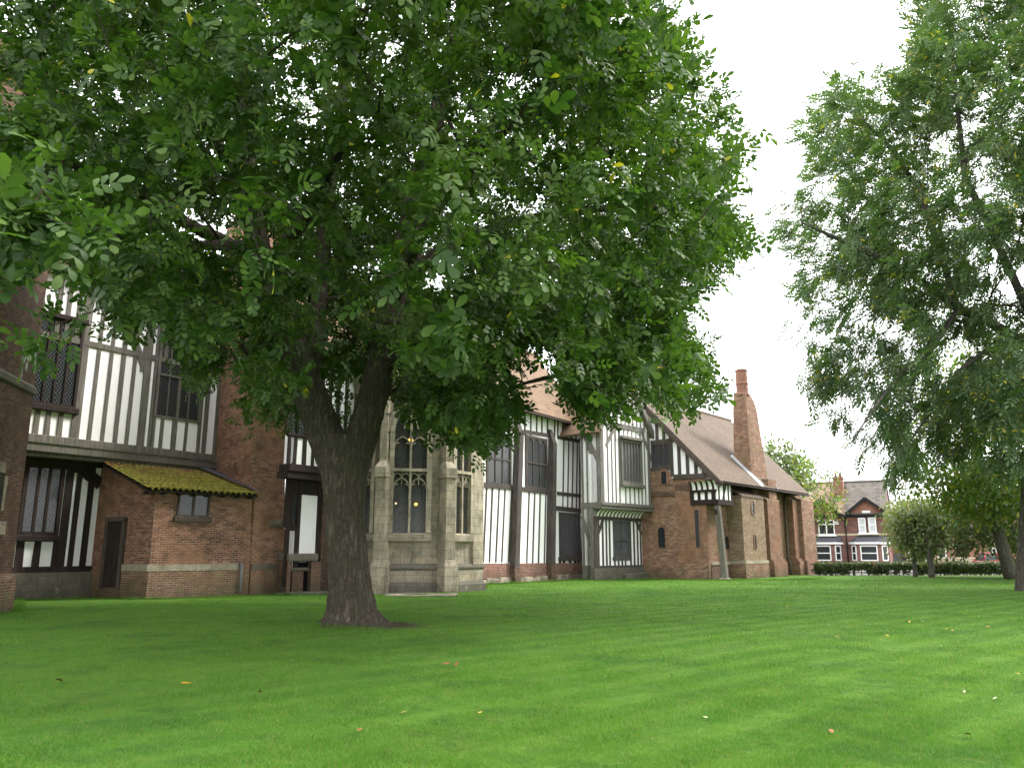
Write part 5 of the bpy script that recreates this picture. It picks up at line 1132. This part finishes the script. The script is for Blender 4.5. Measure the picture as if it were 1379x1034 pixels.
# crown
polyW = [(-400, -500), (885, -500), (888, 10), (930, 85), (968, 140), (1000, 200), (988, 250), (1000, 295), (1022, 338), (985, 362), (935, 385), (908, 425), (945, 475), (970, 520), (935, 540), (880, 545), (850, 515), (832, 545), (795, 560), (768, 520), (748, 468), (712, 448), (692, 485), (682, 570), (655, 608), (625, 600), (585, 570), (545, 530), (505, 490), (420, 505), (385, 560), (350, 545), (330, 455), (300, 420), (285, 520), (262, 505), (245, 425), (205, 415), (168, 450), (135, 395), (90, 350), (50, 355), (-400, 340)]
wc = np.array([W0[0] + .1, YW - .2, 9.3])
holesW = [(420, 395, 22), (500, 400, 18), (300, 210, 16), (520, 90, 22), (600, 60, 16), (690, 340, 16), (455, 240, 18), (730, 445, 20), (290, 420, 14), (215, 400, 20)]
ptsW = crown_points(3300, wc, (10.2, 10.6, 8.6), polyW, 2.7, .48, holes=holesW, lumps=.42)
x, y = project(ptsW); vis = (x > -260) & (x < 1100) & (y > -330); ptsW = np.concatenate([ptsW[vis], ptsW[~vis][::3]])
# low sprays that hang in front of the wall
low = []
for k in range(900):
    px_, py_ = rng.uniform(150, 980), rng.uniform(400, 640)
    if inside(polyW, np.array([px_]), np.array([py_]))[0]: low.append(at(px_, py_, YW + rng.uniform(-3.5, 4.5)))
low = [p for p in low if p[2] > 2.6][:420]
# the near branch entering from the left
near = [at(rng.uniform(-60, 120), rng.uniform(250, 350), rng.uniform(6.6, 8.2)) for _ in range(26)] + [at(rng.uniform(35, 75), rng.uniform(425, 450), rng.uniform(9, 10)) for _ in range(3)]
ptsW = np.concatenate([ptsW, np.array(low)])
x, y = project(ptsW)      # little grows low on the near side of the fork, so the limbs stand clear
clear = (ptsW[:, 1] < YW + .6) & inside([(350, 400), (415, 330), (470, 400), (545, 330), (580, 380), (545, 500), (528, 600), (440, 600), (390, 600), (360, 480)], x, y)
clear |= inside([(400, 540), (540, 520), (520, 640), (420, 640)], x, y)
behind = [at(rng.uniform(330, 600), rng.uniform(400, 570), YW + rng.uniform(1.2, 5.)) for _ in range(110)] + [at(rng.uniform(400, 570), rng.uniform(230, 400), YW + rng.uniform(.8, 4.5)) for _ in range(110)]
ptsW = np.concatenate([ptsW[~(clear & (rng.random(len(ptsW)) < np.where(y > 440, .9, .5)))], np.array(near), np.array(behind)])
nodes = []; par = []; fix = []
for P, rad in LIMBS:
    st = len(nodes)
    for k, q in enumerate(P):
        nodes.append(q); fix.append(rad[k])
        if k == 0: par.append(-1 if st == 0 else int(np.argmin([np.linalg.norm(np.array(a) - q) for a in nodes[:st]])))
        else: par.append(len(nodes) - 2)
nodes = [np.array(a) for a in nodes]; nfix = len(nodes)
arr, par, fix, tips = grow(nodes, par, fix, ptsW, .6, .05, .22, .06)
lo_, _ = skeleton_mesh('branches', arr, par, fix, tips, M['bark'], WAL, .0075, 2.35, .12, skip=nfix)
TW = [compound(3, .115, .068, .22, .04), compound(2, .145, .088, .17, .06), compound(3, .105, .062, .26, .10), compound(2, .125, .07, .2, .02)]
tipsP = arr[tips]
# second leaf site half way down each twig
par_a = np.array(par); t2 = arr[par_a[tips]]
sites = np.concatenate([tipsP, (tipsP + t2) / 2])
x, y = project(sites); okp = (x < -40) | (x > 1420) | (y < -40) | inside(polyW, x, y) | (np.arange(len(sites)) < len(tips)); sites = sites[okp]
q = rng.permutation(len(sites)); th = len(q) // 3
crown_parts = []
Vs = []
def multi(name, sites, cen, per, tmpls, scale, spread, mat, parent, **kw):
    obs = []
    q = rng.permutation(len(sites)); k = len(tmpls)
    for j in range(k): obs.append(foliage(name, sites[q[j::k]], cen, per, tmpls[j], scale, spread, mat, parent, **kw))
    # join into one crown mesh
    ms = [o.data for o in obs]; co = []; lv = []; ls = []; lt = []; vo = lo = 0
    for me in ms:
        a = np.empty(len(me.vertices) * 3, np.float32); me.vertices.foreach_get('co', a); co.append(a)
        b = np.empty(len(me.loops), np.int32); me.loops.foreach_get('vertex_index', b); lv.append(b + vo)
        c = np.empty(len(me.polygons), np.int32); me.polygons.foreach_get('loop_start', c); ls.append(c + lo); d = np.empty(len(me.polygons), np.int32); me.polygons.foreach_get('loop_total', d); lt.append(d); vo += len(me.vertices); lo += len(me.loops)
    J = bpy.data.meshes.new(name); co = np.concatenate(co); lv = np.concatenate(lv); ls = np.concatenate(ls); lt = np.concatenate(lt)
    J.vertices.add(vo); J.vertices.foreach_set('co', co); J.loops.add(lo); J.loops.foreach_set('vertex_index', lv); J.polygons.add(len(ls)); J.polygons.foreach_set('loop_start', ls); J.polygons.foreach_set('loop_total', lt); J.update(calc_edges=True); J.materials.append(mat)
    for o in obs: m_ = o.data; bpy.data.objects.remove(o); bpy.data.meshes.remove(m_)
    o = bpy.data.objects.new(name, J); COL.objects.link(o); o.parent = parent; return o
multi('crown', sites, wc, 9, TW, (.62, 1.32), .2, M['leaf_walnut'], WAL, outw=.55, droop=-.1, roll=.6)

# ---- generic tree
def tree(name, label, base, trunk_pts, cen, rad, poly, n, tmpls, scale, per, spread, leafm, barkm='bark_far', zmin=1.5, shell=.4, group=None, r0=.012, holes=(), wind=None, trunk_r=.3, droop=-.3, rmax=.3, cat='tree', extra=None, roll=.35, outw=.5, coh=0., rnd=1.):
    o = thing(name, label, cat, tuple(base), group)
    pts = crown_points(n, cen, rad, poly, zmin, shell, holes=holes, lumps=.36) if poly is not None else crown_points(n, cen, rad, [(-9e3, -9e3), (9e3, -9e3), (9e3, 9e3), (-9e3, 9e3)], zmin, shell)
    if extra is not None: pts = np.concatenate([pts, extra])
    nodes, par, fix = [], [], []
    for P, r in trunk_pts:
        st = len(nodes)
        for k, q in enumerate(P):
            nodes.append(np.array(q, float)); fix.append(r[k]); par.append((-1 if st == 0 else int(np.argmin([np.linalg.norm(a - q) for a in nodes[:st]]))) if k == 0 else len(nodes) - 2)
    nf = len(nodes)
    m = MB()
    for P, r in trunk_pts:
        PP = []; RR = []
        for k in range(len(P) - 1):
            for u in np.linspace(0, 1, 4)[:-1]: PP.append(np.array(P[k]) * (1 - u) + np.array(P[k + 1]) * u); RR.append(r[k] * (1 - u) + r[k + 1] * u)
        PP.append(np.array(P[-1])); RR.append(r[-1]); m.tube(PP, RR, 14)
    m.build('trunk', M[barkm], o)
    a, p_, f_, tips = grow(nodes, par, fix, pts, .7, .06, .22, .08)
    skeleton_mesh('branches', a, p_, f_, tips, M[barkm], o, r0, 2.3, rmax, skip=nf)
    T = a[tips]; t2 = a[np.array(p_)[tips]]; S = np.concatenate([T, .5 * (T + t2)])
    multi('crown', S, cen, per, tmpls, scale, spread, M[leafm], o, outw=outw, droop=droop, wind=wind, roll=roll, coh=coh, rnd=rnd); return o
# ---- the big feathery tree on the right
RB = ground(1377, 795); RB[2] = 0
polyR = [(1700, -500), (1222, -500), (1222, 10), (1240, 55), (1205, 100), (1150, 112), (1110, 105), (1085, 135), (1078, 170), (1092, 215), (1072, 265), (1035, 290), (1012, 330), (1030, 345), (1072, 330), (1085, 375), (1072, 440), (1095, 470), (1085, 505), (1102, 550), (1092, 590), (1120, 598), (1150, 580), (1160, 615), (1185, 628), (1210, 650), (1230, 640), (1240, 600), (1300, 620), (1379, 640), (1700, 700)]
holesR = [(1235, 385, 10), (1310, 430, 10), (1280, 470, 26), (1190, 500, 20), (1245, 505, 18), (1330, 215, 14), (1150, 160, 12), (1140, 235, 16), (1270, 420, 14), (1240, 560, 26), (1170, 380, 10), (1110, 250, 12), (1210, 440, 14)]
TA = [compound(4, .18, .072, .46, .14, wide=1.), compound(4, .19, .078, .42, .2, wide=.95), compound(3, .17, .066, .38, .1, wide=1.05)]
b = RB
lim1 = [at(1392, 470, 32.5), at(1340, 438, 31.5), at(1290, 415, 30.5), at(1235, 375, 29.5), at(1180, 345, 28.8), at(1125, 320, 28.2), at(1080, 300, 27.8)]
lim2 = [at(1290, 415, 30.5), at(1240, 260, 30), at(1200, 200, 29.6), at(1160, 160, 29)]
lim3 = [at(1395, 440, 33), at(1330, 300, 32), at(1300, 240, 31), at(1290, 150, 31), at(1280, 60, 31)]
lim4 = [at(1290, 415, 30.5), at(1255, 470, 29), at(1215, 500, 28), at(1180, 545, 27.4), at(1150, 590, 27)]
lim5 = [at(1400, 500, 33), at(1330, 470, 31), at(1290, 500, 30), at(1250, 560, 29.4), at(1215, 610, 29)]
tree('ash_tree', 'tall feathery-leaved tree leaning in from the right edge with a grey trunk', tuple(b), [([b + [0, 0, -.2], b + [0.02, 0, .35], at(1377, 740, b[1]), at(1382, 660, b[1]), at(1392, 560, 33.5), at(1402, 470, 33), at(1430, 330, 33), at(1450, 150, 33), at(1450, 0, 33)], [.34, .24, .20, .20, .24, .26, .25, .2, .1]), (lim1, [.24, .2, .17, .14, .11, .08, .04]), (lim2, [.13, .11, .08, .04]), (lim3, [.18, .15, .12, .09, .05]), (lim4, [.11, .09, .07, .05, .02]), (lim5, [.11, .09, .07, .05, .02])],
     (22.0, 31.5, 15.0), (13.0, 8.5, 13.5), polyR, 2600, TA, (.7, 1.3), 9, .24, 'leaf_ash', zmin=3.0, shell=.35, holes=holesR, wind=(-.45, -.05, 0), droop=-.22, r0=.009, rmax=.12, roll=.3, coh=.75, rnd=.5)
# ---- background trees
TB = [(LEAF1[0], LEAF1[1])]
def simple(name, label, px_, py_, Y0, trunk_top_z, cen, rad, n, leafm, tr=.18, per=10, spread=.35, scale=(.22, .36), zmin=1.2, poly=None, group=None, lean=0., holes=(), shell=.3, droop=-.3, wind=None, extra=None):
    b = ground(px_, py_) if Y0 is None else np.array([*at(px_, py_, Y0)[:2], 0.]); b[2] = 0
    top = np.array([b[0] + lean, b[1], trunk_top_z])
    return tree(name, label, tuple(b), [([b + [0, 0, -.1], b * .6 + top * .4 + [0, 0, 0], top], [tr * 1.15, tr, tr * .75])], cen, rad, poly, n, TB, scale, per, spread, leafm, zmin=zmin, shell=shell, group=group, droop=droop, holes=holes, wind=wind, trunk_r=tr, rmax=tr * .7, extra=extra)
b5 = ground(1255, 777.5); b4 = ground(1233, 776.2)
simple('garden_tree', 'small round-headed tree with a straight grey trunk, right one of the hedge pair', 1255, 777.5, None, 2.3, b5 + [1.3, .3, 3.2], (3.2, 2.6, 1.9), 190, 'leaf_mid', .17, 12, .3, (.16, .28), 1.0)
simple('garden_tree', 'small spreading tree with a darker slimmer trunk, left one of the hedge pair', 1233, 776.2, None, 2.0, b4 + [.35, .2, 3.1], (1.7, 1.8, 1.7), 140, 'leaf_olive', .13, 12, .3, (.16, .28), 1.2)
bw_ = at(1218, 770, 60); bw_[2] = 0
simple('willow_tree', 'pale olive weeping tree in front of the brick house corner', 1218, 770, 60, 2.6, bw_ + [1.5, 0, 3.4], (2.5, 2.4, 2.3), 200, 'leaf_olive', .12, 12, .35, (.15, .3), .9, droop=-1.6)
simple('street_tree', 'yellow-green tree with a leaning trunk behind the tall feathery tree', 1362, 776, 48, 7.5, at(1335, 590, 46), (7.0, 4.5, 5.2), 620, 'leaf_yellowing', .33, 12, .45, (.2, .36), 3.2, lean=-1.2, poly=[(1230, 440), (1270, 470), (1300, 440), (1700, 400), (1700, 740), (1320, 730), (1290, 700), (1240, 660), (1215, 640), (1235, 560)], holes=[(1260, 520, 18), (1300, 560, 14), (1250, 600, 22)])
simple('street_tree', 'darker green low tree at the right edge beyond the hedge', 1390, 774, 52, 2.5, at(1385, 690, 51), (4.2, 3.0, 3.0), 300, 'leaf_mid', .2, 12, .4, (.2, .34), 1.2)
simple('backdrop_tree', 'mid-green tree rising behind the far slope of the tiled roof', 1052, 760, 74, 5, at(1048, 645, 74), (2.6, 2.6, 3.6), 200, 'leaf_mid', .25, 12, .5, (.3, .5), 3)
simple('backdrop_tree', 'thin yellowing tree between the brick end range and the houses', 1100, 765, 64, 4, at(1096, 660, 64), (2.5, 2.2, 3.0), 130, 'leaf_yellowing', .13, 6, .4, (.16, .3), 2.2, shell=.2)
simple('backdrop_tree', 'dark tree behind the great hall seen between the leaves', 620, 760, 75, 7, at(640, 470, 75), (9, 5, 9), 250, 'leaf_mid', .3, 12, .6, (.3, .5), 5) if False else None
# ================================================================== GROUND
t = NT('lawn'); p = t.ob(); 
def lawn_colour(t, p):
    a = t.noise(p, .22, 5, .6); b = t.noise(p, 1.3, 5, .65); c = t.noise(p, 9., 4, .7)
    col = t.mix(t.rng(a, .4, .6), (.050, .140, .010), (.082, .182, .016))
    col = t.mix(t.rng(b, .42, .70, 0, .7), col, (.105, .20, .026))
    # mown bands, brushed one way and the other
    sep = t.n('ShaderNodeSeparateXYZ', i_0=t.mix(.02, t.map(p, (1, 1, 1), (0, 0, math.radians(48))), t.noise(p, .3, 2, .5, True)))
    st = t.math('SINE', t.math('MULTIPLY', sep.outputs[0], 8.2)); st2 = t.math('MULTIPLY', t.rng(st, -.2, .6, 0, 1), t.rng(b, .3, .6, .3, 1))
    sx_ = t.n('ShaderNodeSeparateXYZ', i_0=p).outputs[0]
    col = t.mix(t.math('MULTIPLY', t.math('MULTIPLY', st2, .65), t.rng(sx_, -5., 4., .25, 1.)), col, (.13, .245, .034))
    col = t.mix(t.rng(t.noise(p, .9, 6, .75), .56, .72, 0, .6), col, (.16, .18, .05))
    col = t.mix(t.rng(t.noise(p, .45, 5, .7), .50, .62, 0, .7), col, (.030, .098, .012))
    col = t.mix(t.rng(t.noise(p, 2.6, 5, .75), .53, .66, 0, .65), col, (.026, .078, .013))
    col = t.mix(t.rng(t.noise(p, 1.9, 5, .75), .55, .68, 0, .5), col, (.14, .20, .035))
    return col, c
col, c = lawn_colour(t, p)
col = t.mix(t.rng(c, .3, .7, 0, .22), col, (.02, .06, .008))
dist = t.n('ShaderNodeVectorMath', operation='DISTANCE', i_0=p, i_1=(W0[0] + .5, W0[1] + .05, 0)).outputs[1]
soil = t.math('ADD', dist, t.rng(t.noise(p, 1.6, 6, .7), .25, .75, -.6, .6))
col = t.mix(t.rng(soil, .75, 1.25, .95, 0), col, (.055, .04, .024))
M['lawn'] = t.finish(col, .9, t.bump(t.math('ADD', t.noise(p, 55., 3, .7), t.noise(p, 14., 3)), 1., .04), .15); M['lawn'].name = 'lawn'
g = MB(); g.face([(-250, -60, 0), (250, -60, 0), (250, 56.2, 0), (-250, 56.2, 0)]); lw = g.build('lawn', M['lawn']); tag(lw, kind='structure')
t = NT('asphalt'); p = t.ob(); M['asphalt'] = t.finish(t.mix(t.noise(p, 6., 5), (.04, .04, .042), (.075, .075, .078)), .9, t.bump(t.noise(p, 60.), .4, .01))
t = NT('paving'); p = t.ob(); M['paving'] = t.finish(t.mix(t.noise(p, 3., 5), (.17, .165, .15), (.23, .22, .20)), .9)
g = MB(); g.face([(-250, 56.2, -.004), (250, 56.2, -.004), (250, 58.2, -.004), (-250, 58.2, -.004)]); tag(g.build('path', M['paving']), kind='structure')
g = MB(); g.face([(-250, 58.2, -.09), (250, 58.2, -.09), (250, 66, -.09), (-250, 66, -.09)]); tag(g.build('road', M['asphalt']), kind='structure')
g = MB(); g.loft([(-250, 58.2, -.2), (250, 58.2, -.2), (250, 58.35, -.2), (-250, 58.35, -.2)], [(-250, 58.2, .0), (250, 58.2, .0), (250, 58.35, .0), (-250, 58.35, .0)]); g.loft([(-250, 66, -.2), (250, 66, -.2), (250, 66.15, -.2), (-250, 66.15, -.2)], [(-250, 66, .01), (250, 66, .01), (250, 66.15, .01), (-250, 66.15, .01)]); tag(g.build('kerb', M['paving']), kind='structure')
g = MB(); g.face([(-800, 66.15, -.01), (800, 66.15, -.01), (800, 900, -.01), (-800, 900, -.01)]); tag(g.build('ground', M['paving']), kind='structure')
# grass blades
def scatter_ground(n, dmin, dmax, power=1.2):
    """denser where nearer, across the width of the lawn"""
    u = rng.random(n); d = (dmin ** (1 - power) + u * (dmax ** (1 - power) - dmin ** (1 - power))) ** (1 / (1 - power)); d = d
    ang = rng.uniform(-48, 48, n) * math.pi / 180
    return np.stack([d * np.tan(ang), d], 1)
N_ = 900000; G = scatter_ground(N_, 5.4, 48, 1.6)
rel = G - W0[:2]; k = np.hypot(rel[:, 0] - .5, rel[:, 1] - .05) > rng.uniform(.6, 1.35, N_)
uvv = G @ np.array([math.cos(math.radians(33.5)), -math.sin(math.radians(33.5))]); k &= uvv > -24.2
G = G[k]
# longer untrimmed grass where the walls and the trunk meet the lawn
edge = [ground(x, y)[:2] for x, y in ((24, 823), (28, 808), (150, 806), (197, 807), (330, 804), (386, 801), (445, 801))], [ground(x, y)[:2] for x, y in ((513, 803), (597, 800), (655, 791))], [ground(x, y)[:2] for x, y in ((655, 787), (785, 781), (801, 781.5), (866, 780.5))], [ground(x, y)[:2] for x, y in ((868, 780), (957, 781.6), (1003, 781), (1036, 781), (1082, 780), (1106, 778.5))]
ex = []
for pl_e in edge:
    for a, b in zip(pl_e[:-1], pl_e[1:]):
        k_ = int(np.linalg.norm(b - a) * 420); u = rng.random((k_, 1)); ex.append(a + (b - a) * u + rng.normal(0, .07, (k_, 2)) + np.array([[.03, -.10]]))
a_ = rng.uniform(2.2, 5.6, 1500); ex.append(W0[:2] + np.stack([np.cos(a_), np.sin(a_)], 1) * rng.uniform(.66, 1.0, (1500, 1)))
ex = np.concatenate(ex); nlong = len(ex); G = np.concatenate([G, ex]); n = len(G); dist_ = G[:, 1]
h = rng.uniform(.013, .032, n) * (1 + .02 * (dist_ - 6)); w = rng.uniform(.0018, .0034, n) * (1 + .10 * np.maximum(dist_ - 6, 0)); a = rng.uniform(0, 6.283, n); h[-nlong:] = rng.uniform(.03, .11, nlong); w[-nlong:] *= .6; h *= np.clip(1. + .45 * np.sin(G[:, 0] * 2.1 + 1.3 * np.sin(G[:, 1] * 1.1)) * np.sin(G[:, 1] * 1.7 + np.sin(G[:, 0] * .8)) + .25 * np.sin(G[:, 0] * 7 + G[:, 1] * 5) * np.sin(G[:, 1] * 8.3), .45, 1.9); lx, ly = rng.normal(0, .45, n) * h, rng.normal(0, .45, n) * h
V = np.zeros((n, 3, 3)); V[:, 0, 0] = G[:, 0] - np.cos(a) * w; V[:, 0, 1] = G[:, 1] - np.sin(a) * w; V[:, 1, 0] = G[:, 0] + np.cos(a) * w; V[:, 1, 1] = G[:, 1] + np.sin(a) * w; V[:, 2, 0] = G[:, 0] + lx; V[:, 2, 1] = G[:, 1] + ly; V[:, 2, 2] = h; V[:, :2, 2] = -.003
me = bpy.data.meshes.new('grass'); me.vertices.add(n * 3); me.vertices.foreach_set('co', V.astype(np.float32).ravel()); me.loops.add(n * 3); me.loops.foreach_set('vertex_index', np.arange(n * 3, dtype=np.int32)); me.polygons.add(n); me.polygons.foreach_set('loop_start', np.arange(0, n * 3, 3, dtype=np.int32)); me.polygons.foreach_set('loop_total', np.full(n, 3, np.int32)); me.update(calc_edges=True)
t = NT('grass_blade'); p = t.ob(); col, c = lawn_colour(t, p); r = t.n('ShaderNodeNewGeometry').outputs['Random Per Island']
col = t.mix(t.rng(r, 0, 1, 0, .5), col, (.085, .22, .022)); col = t.mix(t.math('LESS_THAN', r, .05), col, (.22, .20, .08))
pr = t.n('ShaderNodeBsdfPrincipled', i_Base_Color=col, i_Roughness=.6); pr.inputs['Specular IOR Level'].default_value = .25
mx = t.n('ShaderNodeMixShader', i_0=.35, i_1=pr.outputs[0], i_2=t.n('ShaderNodeBsdfTranslucent', i_Color=t.mix(1., col, (1.2, 1.3, .6), 'MULTIPLY')).outputs[0]); t.t.links.new(mx.outputs[0], t.out.inputs[0])
me.materials.append(t.mat); gr = bpy.data.objects.new('grass', me); COL.objects.link(gr); tag(gr, 'short mown grass blades covering the lawn', 'grass', kind='stuff')
# flagstones at the foot of the bay
fl = MB(); q = [ground(x, y) for x, y in ((517, 803), (612, 803), (617, 799.5), (560, 798), (520, 799))]; fl.loft([np.array([*p[:2], -.05]) for p in q], [np.array([*p[:2], .035]) for p in q])
o = fl.build('stone_slab', M['stone_band']); tag(o, 'flat pale stone slab lying in the grass at the foot of the stone bay', 'slab')
# fallen leaves, each its own object
LV = {}
def fallen(kind, col):
    t = NT('fallen_leaf_' + kind); M['fl_' + kind] = t.finish(t.mix(t.noise(t.ob(), 40., 3), col, tuple(.6 * x for x in col)), .6); P, Fs = leaflet(1, .5, .3, -.12)
    me = bpy.data.meshes.new('fallen_leaf'); me.from_pydata((np.array(P) * [1, 1, 1] + [-.5, 0, .03]).tolist(), [], Fs); me.materials.append(M['fl_' + kind]); LV[kind] = me
fallen('yellow', (.62, .42, .06)); fallen('brown', (.24, .10, .04)); fallen('pale', (.42, .44, .26)); fallen('orange', (.70, .28, .02))
txt = {'yellow': 'small yellow fallen leaf lying on the mown lawn', 'brown': 'small curled brown fallen leaf lying on the mown lawn', 'pale': 'small pale greenish-white fallen leaf lying on the mown lawn', 'orange': 'bright orange fallen leaf lying on the lawn at the left'}
def drop(x, y, kind, size):
    o = bpy.data.objects.new('fallen_leaf', LV[kind]); COL.objects.link(o); g = ground(x, y); o.location = (g[0], g[1], .03); o.rotation_euler = (random.uniform(-.3, .3), random.uniform(-.3, .3), random.uniform(0, 6.28)); o.scale = (size,) * 3
    tag(o, txt[kind], 'leaf', 'fallen leaves scattered over the lawn')
drop(251, 924, 'orange', .13); drop(80, 920, 'brown', .12); drop(600, 897, 'brown', .13); drop(615, 898, 'brown', .12); drop(711, 908, 'brown', .08); drop(545, 963, 'yellow', .075); drop(647, 964, 'yellow', .09); drop(484, 988, 'brown', .09)
for x, y in ((1160, 818), (1275, 849), (1283, 851), (1370, 910), (1195, 858), (1128, 860), (1144, 844), (1225, 839), (1330, 846), (1060, 818)): drop(x, y, 'yellow', .085)
for x, y in ((733, 869), (748, 872), (1299, 935), (1307, 918), (1302, 907), (1340, 944), (1335, 897), (1300, 870), (1268, 872), (1360, 855), (1208, 840), (1186, 828), (1070, 822), (1090, 821), (1125, 811), (1296, 788), (1240, 835), (1222, 834), (1202, 833), (1243, 838), (1302, 823), (1318, 832), (1349, 835), (1181, 826), (1126, 829), (1135, 828), (1116, 843), (1108, 843), (1170, 842), (950, 970), (930, 800), (820, 812), (1360, 1000), (880, 1000)): drop(x, y, 'pale', .055)
for x, y in ((1304, 994), (1120, 990), (1205, 908), (350, 935), (905, 913), (790, 905)): drop(x, y, 'brown', .09)
# ================================================================== LIGHT, SKY, CAMERA
SUN_EL, SUN_AZ = math.radians(46), math.radians(72)     # azimuth measured from +Y towards +X
w = bpy.data.worlds.new('World'); sc.world = w; w.use_nodes = True; nt = w.node_tree; nt.nodes.clear()
sky = nt.nodes.new('ShaderNodeTexSky'); sky.sky_type = 'NISHITA'; sky.sun_disc = False; sky.sun_elevation = SUN_EL; sky.sun_rotation = SUN_AZ; sky.air_density = 1.2; sky.dust_density = 6.; sky.ozone_density = 1.
tc = nt.nodes.new('ShaderNodeTexCoord'); no = nt.nodes.new('ShaderNodeTexNoise'); no.inputs['Scale'].default_value = 2.2; no.inputs['Detail'].default_value = 5; nt.links.new(tc.outputs['Generated'], no.inputs['Vector'])
rp = nt.nodes.new('ShaderNodeMapRange'); rp.inputs[1].default_value = .3; rp.inputs[2].default_value = .7; rp.inputs[3].default_value = 8.6; rp.inputs[4].default_value = 10.4; nt.links.new(no.outputs[0], rp.inputs[0])
cl = nt.nodes.new('ShaderNodeMix'); cl.data_type = 'RGBA'; cl.blend_type = 'MULTIPLY'; cl.inputs[0].default_value = 1; cl.inputs[6].default_value = (.97, .985, 1.0, 1); nt.links.new(rp.outputs[0], cl.inputs[7])
mx = nt.nodes.new('ShaderNodeMix'); mx.data_type = 'RGBA'; mx.inputs[0].default_value = .86; nt.links.new(sky.outputs[0], mx.inputs[6]); nt.links.new(cl.outputs[2], mx.inputs[7])
bg = nt.nodes.new('ShaderNodeBackground'); bg.inputs[1].default_value = .12; nt.links.new(mx.outputs[2], bg.inputs[0]); ow = nt.nodes.new('ShaderNodeOutputWorld'); nt.links.new(bg.outputs[0], ow.inputs[0])
sl_ = bpy.data.lights.new('sun', 'SUN'); sl_.energy = 1.5; sl_.angle = math.radians(14); sl_.color = (1, .96, .9); so = bpy.data.objects.new('sun', sl_); COL.objects.link(so)
dv = Vector((math.cos(SUN_EL) * math.sin(SUN_AZ), math.cos(SUN_EL) * math.cos(SUN_AZ), math.sin(SUN_EL))); so.rotation_euler = dv.to_track_quat('Z', 'Y').to_euler(); so.location = (30, -20, 40)
cd = bpy.data.cameras.new('camera'); cd.sensor_width = 36; cd.lens = 36 * F / 1379; cd.clip_end = 3000; cam = bpy.data.objects.new('camera', cd); COL.objects.link(cam)
cam.location = (0, 0, EYE); cam.rotation_euler = (math.pi / 2 + PITCH, 0, 0); sc.camera = cam
sc.view_settings.view_transform = 'Standard'; sc.view_settings.look = 'None'; sc.view_settings.exposure = 1.88; sc.view_settings.gamma = 1
sc.cycles.max_bounces = 8; sc.cycles.diffuse_bounces = 4; sc.cycles.transmission_bounces = 4; sc.cycles.glossy_bounces = 2; sc.cycles.transparent_max_bounces = 8
sc.cycles.use_denoising = True
for o in list(sc.objects):
    for k in ('_o', '_w'):
        if k in o: del o[k]
